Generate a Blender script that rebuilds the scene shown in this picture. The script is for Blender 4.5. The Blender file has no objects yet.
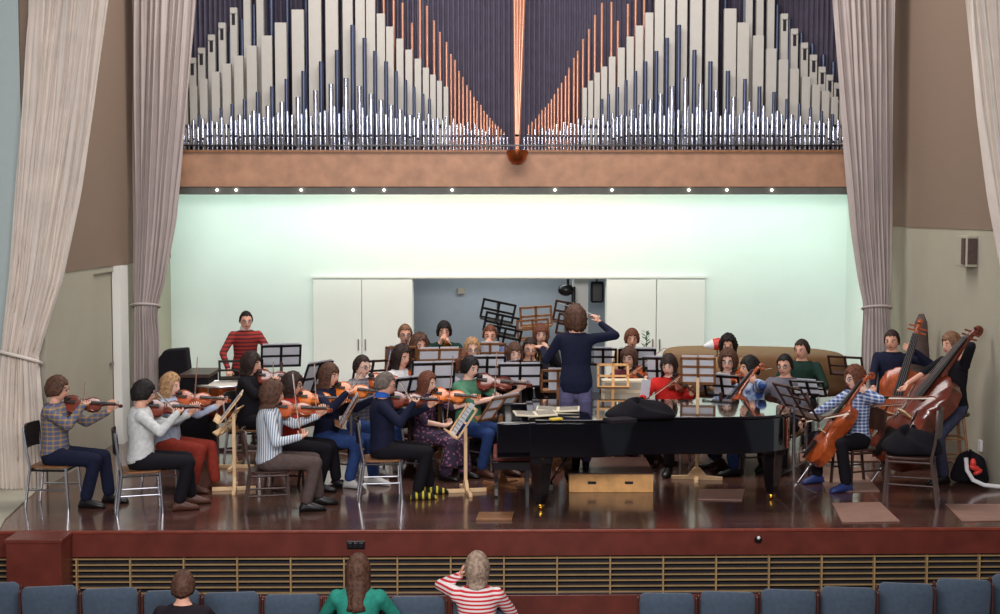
import bpy, math, random
from mathutils import Vector as V, Matrix as M
random.seed(7)
R = math.radians
SC = bpy.context.scene
COL = SC.collection
# ------------------------------------------------------------------ camera (1000 x 614 frame)
F = 1389.0
CAM = V((0, -12.3, 2.84))
PITCH = math.atan(95 / F)
cd = bpy.data.cameras.new('camera'); cam = bpy.data.objects.new('camera', cd); COL.objects.link(cam)
cd.sensor_width = 36; cd.lens = 36 * F / 1000; cd.clip_end = 200
cam.location = CAM; cam.rotation_euler = (R(90) - PITCH, 0, 0); SC.camera = cam
def ray(px, py):
    x = (px - 500) / F; y = -(py - 307) / F
    c, s = math.cos(PITCH), math.sin(PITCH)
    return V((x, c + y * s, -s + y * c))
def atY(px, py, Y):
    d = ray(px, py); return CAM + d * ((Y - CAM.y) / d.y)
def atZ(px, py, z):
    d = ray(px, py); return CAM + d * ((z - CAM.z) / d.z)
def lin(c):
    return tuple((x / 12.92 if x <= .04045 else ((x + .055) / 1.055) ** 2.4) for x in [v / 255 for v in c])
# ------------------------------------------------------------------ materials
MT = {}
def mat(name, col, rough=.6, metal=0, var=.12, scale=8, bump=0, coat=0, emit=0, sheen=0, spec=.5):
    if name in MT: return MT[name]
    m = bpy.data.materials.new(name); m.use_nodes = True; nt = m.node_tree; N = nt.nodes; L = nt.links
    b = N['Principled BSDF']; c = lin(col)
    b.inputs['Roughness'].default_value = rough; b.inputs['Metallic'].default_value = metal
    b.inputs['Coat Weight'].default_value = coat; b.inputs['Sheen Weight'].default_value = sheen
    b.inputs['Specular IOR Level'].default_value = spec
    tc = N.new('ShaderNodeTexCoord'); nz = N.new('ShaderNodeTexNoise'); nz.inputs['Scale'].default_value = scale; nz.inputs['Detail'].default_value = 4
    L.new(tc.outputs['Object'], nz.inputs['Vector'])
    rp = N.new('ShaderNodeValToRGB'); L.new(nz.outputs['Fac'], rp.inputs['Fac'])
    rp.color_ramp.elements[0].position = .3; rp.color_ramp.elements[1].position = .7
    rp.color_ramp.elements[0].color = (*[x * (1 - var) for x in c], 1); rp.color_ramp.elements[1].color = (*[min(1, x * (1 + var)) for x in c], 1)
    L.new(rp.outputs['Color'], b.inputs['Base Color'])
    if bump:
        bp = N.new('ShaderNodeBump'); bp.inputs['Strength'].default_value = bump; bp.inputs['Distance'].default_value = .01
        L.new(nz.outputs['Fac'], bp.inputs['Height']); L.new(bp.outputs['Normal'], b.inputs['Normal'])
    if emit:
        b.inputs['Emission Color'].default_value = (*c, 1); b.inputs['Emission Strength'].default_value = emit
    MT[name] = m; return m
def pattern(name, kind, c1, c2, scale=30, rough=.8, c3=None, stretch=(1, 1, 1), thr=.5):
    """cloth and wood patterns in object space"""
    if name in MT: return MT[name]
    m = bpy.data.materials.new(name); m.use_nodes = True; nt = m.node_tree; N = nt.nodes; L = nt.links
    b = N['Principled BSDF']; b.inputs['Roughness'].default_value = rough
    tc = N.new('ShaderNodeTexCoord'); mp = N.new('ShaderNodeMapping'); mp.inputs['Scale'].default_value = stretch
    L.new(tc.outputs['Object'], mp.inputs['Vector'])
    mix = N.new('ShaderNodeMix'); mix.data_type = 'RGBA'
    mix.inputs['A'].default_value = (*lin(c1), 1); mix.inputs['B'].default_value = (*lin(c2), 1)
    def wave(direction, sc):
        w = N.new('ShaderNodeTexWave'); w.wave_type = 'BANDS'; w.bands_direction = direction
        w.inputs['Scale'].default_value = sc; w.inputs['Distortion'].default_value = .4; L.new(mp.outputs['Vector'], w.inputs['Vector'])
        mr = N.new('ShaderNodeMapRange'); mr.inputs['From Min'].default_value = thr - .12; mr.inputs['From Max'].default_value = thr + .12
        L.new(w.outputs['Fac'], mr.inputs['Value']); return mr.outputs['Result']
    if kind == 'plaid':
        a = wave('Z', scale); d = wave('X', scale * .8)
        ad = N.new('ShaderNodeMath'); ad.operation = 'MULTIPLY_ADD'; L.new(a, ad.inputs[0]); ad.inputs[1].default_value = .6
        ml = N.new('ShaderNodeMath'); ml.operation = 'MULTIPLY'; L.new(d, ml.inputs[0]); ml.inputs[1].default_value = .4
        L.new(ml.outputs[0], ad.inputs[2]); fac = ad.outputs[0]
    elif kind == 'bandz': fac = wave('Z', scale)
    elif kind == 'bandx': fac = wave('X', scale)
    elif kind == 'spots':
        vo = N.new('ShaderNodeTexVoronoi'); vo.inputs['Scale'].default_value = scale; L.new(mp.outputs['Vector'], vo.inputs['Vector'])
        mr = N.new('ShaderNodeMapRange'); mr.inputs['From Min'].default_value = .38; mr.inputs['From Max'].default_value = .28
        L.new(vo.outputs['Distance'], mr.inputs['Value']); fac = mr.outputs['Result']
    else:
        nz = N.new('ShaderNodeTexNoise'); nz.inputs['Scale'].default_value = scale; nz.inputs['Detail'].default_value = 3
        L.new(mp.outputs['Vector'], nz.inputs['Vector'])
        mr = N.new('ShaderNodeMapRange'); mr.inputs['From Min'].default_value = thr - .08; mr.inputs['From Max'].default_value = thr + .08
        L.new(nz.outputs['Fac'], mr.inputs['Value']); fac = mr.outputs['Result']
    L.new(fac, mix.inputs['Factor']); L.new(mix.outputs['Result'], b.inputs['Base Color'])
    MT[name] = m; return m
def M_(n): return MT[n]
mat('skin', (226, 170, 144), .5, var=.05); mat('skin_pale', (236, 190, 168), .5, var=.05)
mat('eye_white', (225, 220, 215), .3); mat('iris', (50, 35, 28), .3); mat('lip', (166, 74, 70), .5)
for n, c in dict(hair_black=(26, 20, 20), hair_dark=(46, 32, 28), hair_brown=(84, 56, 42), hair_auburn=(104, 60, 42), hair_blond=(168, 130, 92), hair_grey=(104, 92, 84), hair_ash=(150, 128, 110), hair_light=(120, 86, 62)).items():
    mat(n, c, .62, var=.5, scale=38, bump=.8, spec=.3)
for n, c in dict(navy=(24, 28, 50), black=(22, 20, 26), white_knit=(206, 208, 206), pale_blue=(178, 192, 214), red_shirt=(176, 50, 40), brick=(140, 52, 40), grey=(110, 108, 118), green=(84, 132, 106), jeans=(44, 66, 116), dark_jeans=(34, 44, 72), brown=(78, 58, 50), taupe=(88, 74, 70), purple_grey=(98, 94, 126), red=(196, 40, 36), tan=(164, 128, 94), dark_green=(28, 52, 44), white=(215, 215, 215), light_grey=(158, 158, 166), blue_grey=(92, 104, 136), teal=(46, 140, 122), dark=(34, 28, 34), slate=(60, 62, 84), bright_blue=(50, 100, 190), maroon=(92, 40, 50)).items():
    mat('cloth_' + n, c, .85, var=.15, scale=25, spec=.2)
pattern('cloth_red_plaid', 'bandz', (84, 30, 32), (160, 44, 38), 6.5, thr=.42)
pattern('cloth_yellow_plaid', 'plaid', (84, 92, 122), (176, 138, 60), 7, thr=.8)
pattern('cloth_blue_stripe', 'bandx', (216, 220, 222), (116, 134, 158), 14, thr=.6)
pattern('cloth_red_stripe', 'bandz', (200, 40, 44), (232, 222, 220), 10, thr=.5)
pattern('cloth_floral', 'spots', (52, 38, 62), (150, 92, 120), 26)
pattern('cloth_tie_dye', 'noise', (36, 66, 126), (186, 206, 226), 7, thr=.52)
pattern('cloth_blue_check', 'plaid', (60, 84, 140), (206, 214, 226), 9, thr=.7)
pattern('cloth_grey_plaid', 'plaid', (140, 136, 142), (92, 92, 104), 8, thr=.6)
pattern('shoe_stripe', 'bandx', (22, 24, 24), (222, 200, 60), 5, thr=.78)
mat('leather_black', (20, 18, 20), .4); mat('leather_brown', (80, 46, 32), .5); mat('shoe_white', (196, 194, 190), .6); mat('shoe_blue', (40, 56, 110), .5)
mat('pine', (232, 196, 150), .5, var=.1, scale=14); mat('pine_orange', (226, 170, 104), .5, var=.14, scale=12); mat('wood_mid', (136, 92, 58), .45, var=.25, scale=18)
mat('wood_dark', (62, 38, 30), .4, var=.3, scale=16); mat('black_paint', (24, 20, 22), .35); mat('chrome', (215, 218, 226), .28, 1, var=.02); mat('steel_grey', (140, 130, 128), .35, .8, var=.05)
mat('paper', (232, 234, 240), .8, var=.03); mat('paper_cream', (226, 214, 186), .8, var=.05); mat('paper_line', (90, 90, 100), .8)
mat('piano_black', (12, 11, 16), .1, var=.02, coat=1, spec=1); mat('ivory', (232, 228, 214), .3); mat('brass', (214, 160, 66), .22, 1, var=.05); mat('copper_bowl', (172, 92, 52), .28, .9, var=.15)
mat('drumskin', (222, 218, 206), .6); mat('varnish', (158, 72, 32), .26, var=.35, scale=12, coat=.25); mat('varnish_dark', (104, 42, 26), .24, var=.4, scale=6, coat=.35); mat('varnish_gold', (204, 108, 36), .26, var=.35, scale=14, coat=.25)
mat('ebony', (20, 17, 17), .5, spec=.3); mat('bow_hair', (222, 216, 200), .5); mat('bow_wood', (120, 60, 40), .35)
mat('curtain', (222, 210, 198), .9, var=.06, scale=4, sheen=.2); mat('curtain_back', (174, 162, 158), .9, var=.05, scale=4, sheen=.1)
mat('wall_white', (226, 234, 228), .75, var=.02, scale=2); mat('wall_tan', (132, 112, 96), .9, var=.03, scale=60, bump=.2); mat('wall_lower', (170, 164, 146), .85, var=.03, scale=3)
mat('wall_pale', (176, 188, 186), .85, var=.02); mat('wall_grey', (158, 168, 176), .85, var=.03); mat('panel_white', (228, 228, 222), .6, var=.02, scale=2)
mat('beam_wood', (168, 126, 98), .55, var=.2, scale=5); mat('trough', (122, 124, 116), .5); mat('fascia_red', (104, 46, 36), .35, var=.2, scale=5)
mat('slat', (164, 134, 92), .5); mat('slat_back', (26, 26, 34), .8); mat('seat_cloth', (68, 82, 98), .85, var=.12, scale=30, sheen=.1); mat('seat_arm', (70, 34, 28), .4)
mat('organ_cream', (180, 176, 168), .6, var=.03); mat('organ_tin', (190, 196, 212), .22, .9, var=.06, scale=3); mat('organ_zinc', (84, 92, 116), .38, .75, var=.08, scale=3); mat('organ_copper', (216, 160, 134), .32, .75, var=.06, scale=3)
mat('organ_dark', (100, 94, 112), .8); mat('organ_slot', (30, 26, 34), .8)
mat('cover_brown', (112, 80, 48), .85, var=.12, scale=6, bump=.2); mat('mat_pink', (150, 114, 100), .55, var=.12, scale=7); mat('plastic_red', (210, 50, 40), .4); mat('plastic_white', (230, 230, 230), .4)
mat('lens', (190, 200, 210), .05); mat('leaf', (50, 100, 56), .6, var=.3, scale=20); mat('riser_brown', (84, 56, 48), .4, var=.2, scale=5); mat('rosy', (200, 120, 90), .5)
mat('lamp_glow', (255, 250, 235), .4, emit=6)
mat('lens', (200, 205, 215), .05).node_tree.nodes['Principled BSDF'].inputs['Alpha'].default_value = .3
def paperize(n):
    m = MT[n]; N = m.node_tree.nodes; L = m.node_tree.links; b = N['Principled BSDF']; t = N.new('ShaderNodeBsdfTranslucent'); mx = N.new('ShaderNodeMixShader')
    t.inputs['Color'].default_value = b.inputs['Base Color'].default_value; t.inputs['Color'].default_value = (.8, .82, .88, 1)
    mx.inputs['Fac'].default_value = .4; L.new(b.outputs[0], mx.inputs[1]); L.new(t.outputs[0], mx.inputs[2]); L.new(mx.outputs[0], N['Material Output'].inputs['Surface'])
paperize('paper')
def floor_material():
    m = bpy.data.materials.new('stage_boards'); m.use_nodes = True; N = m.node_tree.nodes; L = m.node_tree.links; b = N['Principled BSDF']
    tc = N.new('ShaderNodeTexCoord'); br = N.new('ShaderNodeTexBrick'); L.new(tc.outputs['Object'], br.inputs['Vector'])
    br.inputs['Scale'].default_value = 1; br.inputs['Brick Width'].default_value = 1.4; br.inputs['Row Height'].default_value = .09; br.inputs['Mortar Size'].default_value = .002
    br.inputs['Color1'].default_value = (*lin((92, 62, 54)), 1); br.inputs['Color2'].default_value = (*lin((108, 74, 64)), 1); br.inputs['Mortar'].default_value = (*lin((30, 16, 14)), 1)
    nz = N.new('ShaderNodeTexNoise'); nz.inputs['Scale'].default_value = 2.2; nz.inputs['Detail'].default_value = 6; L.new(tc.outputs['Object'], nz.inputs['Vector'])
    mx = N.new('ShaderNodeMix'); mx.data_type = 'RGBA'; mx.blend_type = 'MULTIPLY'; mx.inputs['Factor'].default_value = .5
    L.new(br.outputs['Color'], mx.inputs['A']); L.new(nz.outputs['Color'], mx.inputs['B']); L.new(mx.outputs['Result'], b.inputs['Base Color'])
    mr = N.new('ShaderNodeMapRange'); mr.inputs['To Min'].default_value = .1; mr.inputs['To Max'].default_value = .26; L.new(nz.outputs['Fac'], mr.inputs['Value']); L.new(mr.outputs['Result'], b.inputs['Roughness'])
    b.inputs['Coat Weight'].default_value = .35; b.inputs['Coat Roughness'].default_value = .08
    MT['stage_boards'] = m
floor_material()
# ------------------------------------------------------------------ mesh builder
class MB:
    def __init__(s): s.v = []; s.f = []; s.m = []
    def add(s, vs, fs, mi=0):
        n = len(s.v); s.v += [V(p) for p in vs]; s.f += [tuple(i + n for i in f) for f in fs]; s.m += [mi] * len(fs); return s
    def box(s, c, d, rot=None, mi=0):
        x, y, z = d[0] / 2, d[1] / 2, d[2] / 2; c = V(c)
        vs = [V((a * x, b * y, e * z)) for a in (-1, 1) for b in (-1, 1) for e in (-1, 1)]
        if rot is not None: vs = [rot @ p for p in vs]
        return s.add([p + c for p in vs], [(0, 1, 3, 2), (4, 6, 7, 5), (0, 4, 5, 1), (2, 3, 7, 6), (0, 2, 6, 4), (1, 5, 7, 3)], mi)
    def tube(s, pts, rs, n=8, mi=0, flat=1.0):
        pts = [V(p) for p in pts]
        if not hasattr(rs, '__len__'): rs = [rs] * len(pts)
        vs = []; up = None
        for i, p in enumerate(pts):
            t = (pts[min(i + 1, len(pts) - 1)] - pts[max(i - 1, 0)]).normalized()
            if up is None: up = t.orthogonal().normalized()
            up = (up - t * up.dot(t)); up = up.normalized() if up.length > 1e-6 else t.orthogonal().normalized()
            w = t.cross(up)
            for k in range(n):
                a = 2 * math.pi * k / n; vs.append(p + (up * math.cos(a) + w * math.sin(a) * flat) * rs[i])
        fs = [(i * n + k, i * n + (k + 1) % n, (i + 1) * n + (k + 1) % n, (i + 1) * n + k) for i in range(len(pts) - 1) for k in range(n)]
        fs += [tuple(range(n))[::-1], tuple((len(pts) - 1) * n + k for k in range(n))]
        return s.add(vs, fs, mi)
    def bar(s, a, b, r, n=8, mi=0): return s.tube([a, b], r, n, mi)
    def cap(s, a, b, r0, r1, n=12, mi=0):
        a = V(a); b = V(b); d = b - a; L = d.length
        if L < 1e-5: return s.ell(a, (r0, r0, r0), mi=mi)
        t = d / L; pts = []; rs = []
        for q in (-1, -.8, -.45): pts.append(a + t * r0 * q); rs.append(max(.001, r0 * math.sqrt(max(0, 1 - q * q))))
        pts += [a, b]; rs += [r0, r1]
        for q in (.45, .8, 1): pts.append(b + t * r1 * q); rs.append(max(.001, r1 * math.sqrt(max(0, 1 - q * q))))
        return s.tube(pts, rs, n, mi)
    def ell(s, c, r, rot=None, nu=14, nv=9, mi=0):
        c = V(c); vs = []
        for j in range(nv + 1):
            e = -math.pi / 2 + math.pi * j / nv
            for i in range(nu):
                a = 2 * math.pi * i / nu; ce = max(math.cos(e), .01)
                p = V((r[0] * ce * math.cos(a), r[1] * ce * math.sin(a), r[2] * math.sin(e)))
                vs.append(c + (rot @ p if rot is not None else p))
        fs = [(j * nu + i, j * nu + (i + 1) % nu, (j + 1) * nu + (i + 1) % nu, (j + 1) * nu + i) for j in range(nv) for i in range(nu)]
        fs += [tuple(range(nu))[::-1], tuple(nv * nu + i for i in range(nu))]
        return s.add(vs, fs, mi)
    def rings(s, rr, mi=0):
        """rr: list of rings (lists of points)"""
        n = len(rr[0]); vs = [p for r in rr for p in r]
        fs = [(i * n + k, i * n + (k + 1) % n, (i + 1) * n + (k + 1) % n, (i + 1) * n + k) for i in range(len(rr) - 1) for k in range(n)]
        fs += [tuple(range(n))[::-1], tuple((len(rr) - 1) * n + k for k in range(n))]
        return s.add(vs, fs, mi)
    def lathe(s, prof, c=(0, 0, 0), n=24, mi=0):
        c = V(c); return s.rings([[c + V((r * math.cos(2 * math.pi * k / n), r * math.sin(2 * math.pi * k / n), z)) for k in range(n)] for r, z in prof], mi)
    def prism(s, out, z0, z1, mi=0, ax='z'):
        def q(p, z): return V((p[0], p[1], z)) if ax == 'z' else (V((p[0], z, p[1])) if ax == 'y' else V((z, p[0], p[1])))
        return s.rings([[q(p, z0) for p in out], [q(p, z1) for p in out]], mi)
    def quadstrip(s, rows, mi=0):
        n = len(rows[0]); vs = [p for r in rows for p in r]
        return s.add(vs, [(i * n + k, i * n + k + 1, (i + 1) * n + k + 1, (i + 1) * n + k) for i in range(len(rows) - 1) for k in range(n - 1)], mi)
    def mesh(s, name, off=V((0, 0, 0))):
        me = bpy.data.meshes.new(name); me.from_pydata([tuple(p - off) for p in s.v], [], s.f); return me
    def build(s, name, mats, parent=None, smooth=None, bevel=0, off=None):
        if off is None: off = parent_off(parent)
        me = s.mesh(name, off)
        if not isinstance(mats, (list, tuple)): mats = [mats]
        for m in mats: me.materials.append(M_(m) if isinstance(m, str) else m)
        for p, mi in zip(me.polygons, s.m): p.material_index = mi
        fixn(me)
        o = bpy.data.objects.new(name, me); COL.objects.link(o)
        if parent: o.parent = parent
        if smooth is not None: shade(me, smooth)
        if bevel:
            b = o.modifiers.new('b', 'BEVEL'); b.width = bevel; b.segments = 2; b.limit_method = 'ANGLE'
        return o
import bmesh
def fixn(me):
    bm = bmesh.new(); bm.from_mesh(me); bmesh.ops.recalc_face_normals(bm, faces=bm.faces); bm.to_mesh(me); bm.free()
def shade(me, ang):
    me.polygons.foreach_set('use_smooth', [True] * len(me.polygons))
    if ang and ang < 180: me.set_sharp_from_angle(angle=R(ang))
def parent_off(p):
    o = V((0, 0, 0))
    while p is not None: o += p.location; p = p.parent
    return o
TMP = bpy.data.objects.new('tmp', bpy.data.meshes.new('tmp'))
def remesh(mb, voxel=.014, smooth=4, off=V((0, 0, 0))):
    """closed overlapping pieces -> one continuous surface"""
    me = mb.mesh('r', off); fixn(me)
    o = bpy.data.objects.new('tmp', me); COL.objects.link(o)
    r = o.modifiers.new('r', 'REMESH'); r.mode = 'VOXEL'; r.voxel_size = voxel; r.use_smooth_shade = True
    if smooth:
        q = o.modifiers.new('s', 'SMOOTH'); q.factor = .5; q.iterations = smooth
    dg = bpy.context.evaluated_depsgraph_get(); dg.update()
    out = bpy.data.meshes.new_from_object(o.evaluated_get(dg)); bpy.data.objects.remove(o)
    out.polygons.foreach_set('use_smooth', [True] * len(out.polygons)); return out
def link_mesh(name, me, mats, parent=None):
    idx = [p.material_index for p in me.polygons]; me.materials.clear()
    for m in mats: me.materials.append(M_(m))
    me.polygons.foreach_set('material_index', idx if len(mats) > 1 else [0] * len(idx))
    me.name = name
    o = bpy.data.objects.new(name, me); COL.objects.link(o)
    if parent: o.parent = parent
    return o
def tag(o, label, cat, group=None, kind=None):
    o['label'] = label; o['category'] = cat
    if group: o['group'] = group
    if kind: o['kind'] = kind
    return o
def struct(o): o['kind'] = 'structure'; return o
def empty(name, loc, label, cat, group=None, rz=0):
    o = bpy.data.objects.new(name, None); COL.objects.link(o); o.location = loc; o.rotation_euler = (0, 0, rz); o.empty_display_size = .1
    return tag(o, label, cat, group)
def dup(root, mw=None, loc=None, rz=0, sc=1, label=None, group=None, mats=None):
    """copy of a thing with its parts and sub-parts; mats maps part material name -> other material"""
    def cp(o, par):
        c = o.copy(); COL.objects.link(c); c.parent = par
        if mats and o.type == 'MESH':
            for i, sl in enumerate(o.data.materials):
                if sl and sl.name in mats:
                    c.material_slots[i].link = 'OBJECT'; c.material_slots[i].material = M_(mats[sl.name])
        for ch in kids(o): cp(ch, c)
        return c
    r = cp(root, None)
    if mw is not None: r.matrix_world = mw
    else: r.location = loc; r.rotation_euler = (0, 0, rz); r.scale = (sc, sc, sc)
    if label: r['label'] = label
    if group: r['group'] = group
    return r
KIDS = {}
def kids(o):
    if o.name not in KIDS: KIDS[o.name] = [c for c in bpy.data.objects if c.parent == o]
    return KIDS[o.name]
PROTO = []   # originals are removed at the end (only their copies are placed)
def proto(o): PROTO.append(o); return o

# ================================================================== SETTING
XL, XR, YB = -4.7, 5.15, 7.5
edge = [(-6.2, -.07), (-4, -.05), (0, .0), (3, .06), (6.4, .14)]
f = MB()
out = edge + [(6.4, 9.5), (-6.2, 9.5)]
f.prism(out, -.03, 0); struct(f.build('floor', 'stage_boards'))
b = MB(); b.box((0, -9, -1.17), (16, 18.5, .1)); struct(b.build('floor_hall', mat('hall_floor', (52, 40, 42), .6)))
def edgeY(x):
    for (x0, y0), (x1, y1) in zip(edge, edge[1:]):
        if x0 <= x <= x1: return y0 + (y1 - y0) * (x - x0) / (x1 - x0)
    return 0
# stage front: red fascia, slatted vent band, base board
def band(name, z0, z1, dy, m, th=.04, x0=-6.2, x1=6.4):
    b = MB(); xs = [x0] + [e[0] for e in edge if x0 < e[0] < x1] + [x1]
    o = [(x, edgeY(x) + dy) for x in xs] + [(x, edgeY(x) + dy + th) for x in reversed(xs)]
    b.prism(o, z0, z1); return b, struct(b.build(name, m, bevel=.004))
band('trim_1', -.025, .0, -.035, mat('lip_wood', (130, 58, 42), .35, var=.2), .03)
band('wall_front', -.24, -.026, -.02, 'fascia_red', .05)
band('wall_vent', -.6, -.241, .05, 'slat_back', .04)
band('wall_base', -1.12, -.6, -.01, 'fascia_red', .05)
b = MB()
for i in range(7):
    z = -.262 - i * .052
    for (x0, y0), (x1, y1) in zip(edge, edge[1:]):
        b.add([(x0, y0 - .01, z - .005), (x1, y1 - .01, z - .005), (x1, y1 - .01, z + .005), (x0, y0 - .01, z + .005), (x0, y0 + .02, z - .005), (x1, y1 + .02, z - .005), (x1, y1 + .02, z + .005), (x0, y0 + .02, z + .005)],
              [(0, 1, 2, 3), (4, 7, 6, 5), (3, 2, 6, 7), (0, 4, 5, 1)])
k = 0
for px in range(-90, 1090, 54):
    X = (px - 500) / 113; b.box((X, edgeY(X) + .0, -.42), (.014, .05, .34))
struct(b.build('trim_2', 'slat'))
b = MB(); b.box((-4.06, -.22, -.28), (.48, .34, .5)); b.box((-4.06, -.22, -.02), (.5, .36, .035)); b.box((-4.06, -.22, -.83), (.46, .32, .58))
struct(b.build('wall_stair_cheek', 'fascia_red', bevel=.006))
# back wall with wide opening
s_hd = atY(500, 279, YB).z
xo0, xo1 = atY(413, 300, YB).x, atY(606, 300, YB).x
XBL, XBR = atY(162, 300, YB).x, atY(846, 300, YB).x
b = MB(); b.box(((XBL + xo0) / 2, YB + .1, 1.8), (xo0 - XBL, .2, 3.6)); b.box(((XBR + xo1) / 2, YB + .1, 1.8), (XBR - xo1, .2, 3.6)); b.box(((xo0 + xo1) / 2, YB + .1, (s_hd + 3.6) / 2), (xo1 - xo0, .2, 3.6 - s_hd))
struct(b.build('wall_back', 'wall_white'))
# alcove behind the opening
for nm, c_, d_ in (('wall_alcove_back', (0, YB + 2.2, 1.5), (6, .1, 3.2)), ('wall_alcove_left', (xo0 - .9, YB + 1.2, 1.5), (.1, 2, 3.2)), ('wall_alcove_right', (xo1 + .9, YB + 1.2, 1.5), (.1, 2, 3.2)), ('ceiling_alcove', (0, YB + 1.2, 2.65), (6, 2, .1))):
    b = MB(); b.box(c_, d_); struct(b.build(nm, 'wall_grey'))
c0 = atY(573, 300, YB + .9).x; c1 = atY(588, 300, YB + .9).x
b = MB(); b.box(((c0 + c1) / 2, YB + .95, 1.3), (c1 - c0, .2, 2.6)); struct(b.build('trim_3', 'panel_white'))
# sliding doors each side of opening
for n, (p0, p1) in enumerate(((313, 362), (362, 413), (606, 656), (656, 705))):
    x0, x1 = atY(p0, 300, YB).x, atY(p1, 300, YB).x; zt = atY(p0, 279.5, YB).z
    b = MB(); b.box(((x0 + x1) / 2, YB - .03, zt / 2), (x1 - x0 - .012, .04, zt)); d = struct(b.build('door_%d' % (n + 1), 'panel_white', bevel=.004))
    hx = x1 - .05 if n in (0, 2) else x0 + .05
    b = MB(); b.box((hx, YB - .055, .95), (.02, .02, .16)); b.build('door_handle', 'steel_grey', d)
b = MB(); b.box(((atY(313, 280, YB).x + atY(705, 280, YB).x) / 2, YB - .03, s_hd + .03), (5.62, .05, .03)); struct(b.build('trim_4', 'panel_white'))
# side walls
def sidewall(side, X, zb):
    s = -1 if side == 'left' else 1
    b = MB()
    if side == 'left':   # door reveal in lower wall
        y0, y1, zt = 3.74, 4.62, 2.12
        b.box((X + s * .1, (2.0 + y0) / 2, zb / 2), (.2, y0 - 2.0, zb)); b.box((X + s * .1, (y1 + YB) / 2, zb / 2), (.2, YB - y1, zb)); b.box((X + s * .1, (y0 + y1) / 2, (zt + zb) / 2), (.2, y1 - y0, zb - zt))
    else: b.box((X + s * .1, (YB + 1.6) / 2, zb / 2), (.2, YB - 1.6, zb))
    struct(b.build('wall_%s' % side, 'wall_lower'))
    b = MB(); ys = 2.0 if side == 'left' else 1.6; b.box((X + s * .09, (YB + ys) / 2, (zb + 9) / 2), (.2, YB - ys, 9 - zb)); struct(b.build('wall_%s_upper' % side, 'wall_tan'))
b = MB(); b.box((XR + .1, .9, 4.5), (.2, 1.4, 9)); struct(b.build('wall_right_front', 'wall_pale'))
b = MB(); b.box((-5.43, 2.1, 4.5), (1.06, .2, 9)); struct(b.build('wall_left_return', 'wall_pale')); b = MB(); b.box((-5.9, .6, 4.5), (.2, 2.9, 9)); struct(b.build('wall_left_front', 'wall_pale'))
b = MB(); q0 = atZ(5, 520, 0); q1 = atZ(42, 486, 0); b.prism([(q0.x + .1, -.04), (q0.x, q0.y), (q1.x, 2.0), (-5.8, 2.0), (-5.8, -.04)], .001, .012); struct(b.build('floor_wing', 'wall_lower'))
sidewall('left', XL, 2.19); sidewall('right', XR, 2.65)
b = MB(); b.box((XL - .06, 4.18, 1.06), (.05, .9, 2.12)); d = struct(b.build('door_5', 'wall_lower', bevel=.004)); b = MB(); b.box((XL - .02, 4.5, 1.0), (.03, .1, .03)); b.build('door_handle', 'steel_grey', d)
b = MB(); b.box((XL + .03, 4.75, 1.09), (.1, .34, 2.18)); struct(b.build('trim_5', 'panel_white'))
for s, xb, xw in ((-1, XBL, XL), (1, XBR, XR)):   # wall returns beside the back wall
    b = MB(); b.box((xb + s * .46, YB + .05, 4.5), (.8, .3, 9)); struct(b.build('wall_return', 'wall_lower'))
b = MB(); b.box((XBL - .05, 6.75, 1.8), (.1, 1.5, 3.6)); struct(b.build('wall_left_recess', 'wall_white')); b = MB(); b.box((XBR + .05, 6.75, 1.8), (.1, 1.5, 3.6)); struct(b.build('wall_right_recess', 'wall_white'))
b = MB(); b.box((0, 3, 8.6), (16, 14, .2)); struct(b.build('ceiling', 'wall_grey'))
# organ beam, lamp trough
YO = 6.0
zb0, zb1 = atY(500, 187, YO).z, atY(500, 151, YO).z
b = MB(); b.box((.1, YO + .1, (zb0 + zb1) / 2), (9.9, .2, zb1 - zb0)); struct(b.build('trim_beam', 'beam_wood', bevel=.008))
b = MB(); b.box((.1, YO + .75, zb1 - .1), (9.9, 1.1, .12)); b.box((.1, YO + .9, zb0 + .28), (9.9, .06, .4)); struct(b.build('trim_organ_floor', 'beam_wood'))
b = MB(); b.box((.1, YO + .17, zb0 - .045), (9.9, .2, .1)); struct(b.build('trim_trough', 'trough', bevel=.006))
b = MB(); b.box((.1, YO + .015, zb1 + .0), (9.9, .07, .03)); struct(b.build('trim_beam_cap', 'wood_mid'))
for px in (217, 236, 301, 353, 384, 452, 555, 612, 689, 727, 772):
    p = atY(px, 190, YO + .05); b = MB(); b.ell((p.x, YO + .06, p.z), (.017, .02, .017), nu=10, nv=6); o = b.build('trough_lamp', 'lamp_glow', smooth=180)
    tag(o, 'tiny bright lamp dot on the grey strip under the organ beam', 'lamp', 'lamp dots under the organ beam')
# small fittings
p = atY(356, 544, -.04); b = MB()
for i in range(3): b.box((p.x - .05 + i * .05, -.06, -.13), (.04, .04, .05))
b.box((p.x, -.045, -.13), (.16, .03, .07)); tag(b.build('socket_box', 'black_paint', bevel=.004), 'black three-way socket box on the red stage front', 'socket')
p = atY(758, 537, .02); b = MB(); b.lathe([(.001, -.03), (.03, -.03), (.035, .0), (.02, .02), (.001, .02)], (p.x, .02, -.09), 14); o = tag(b.build('stage_marker_lamp', 'black_paint', smooth=40), 'small round black lamp with white spot on the red stage front', 'lamp')
b = MB(); b.ell((p.x, -.015, -.075), (.016, .01, .016), nu=10, nv=6); b.build('lens', 'plastic_white', o, smooth=180)
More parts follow.
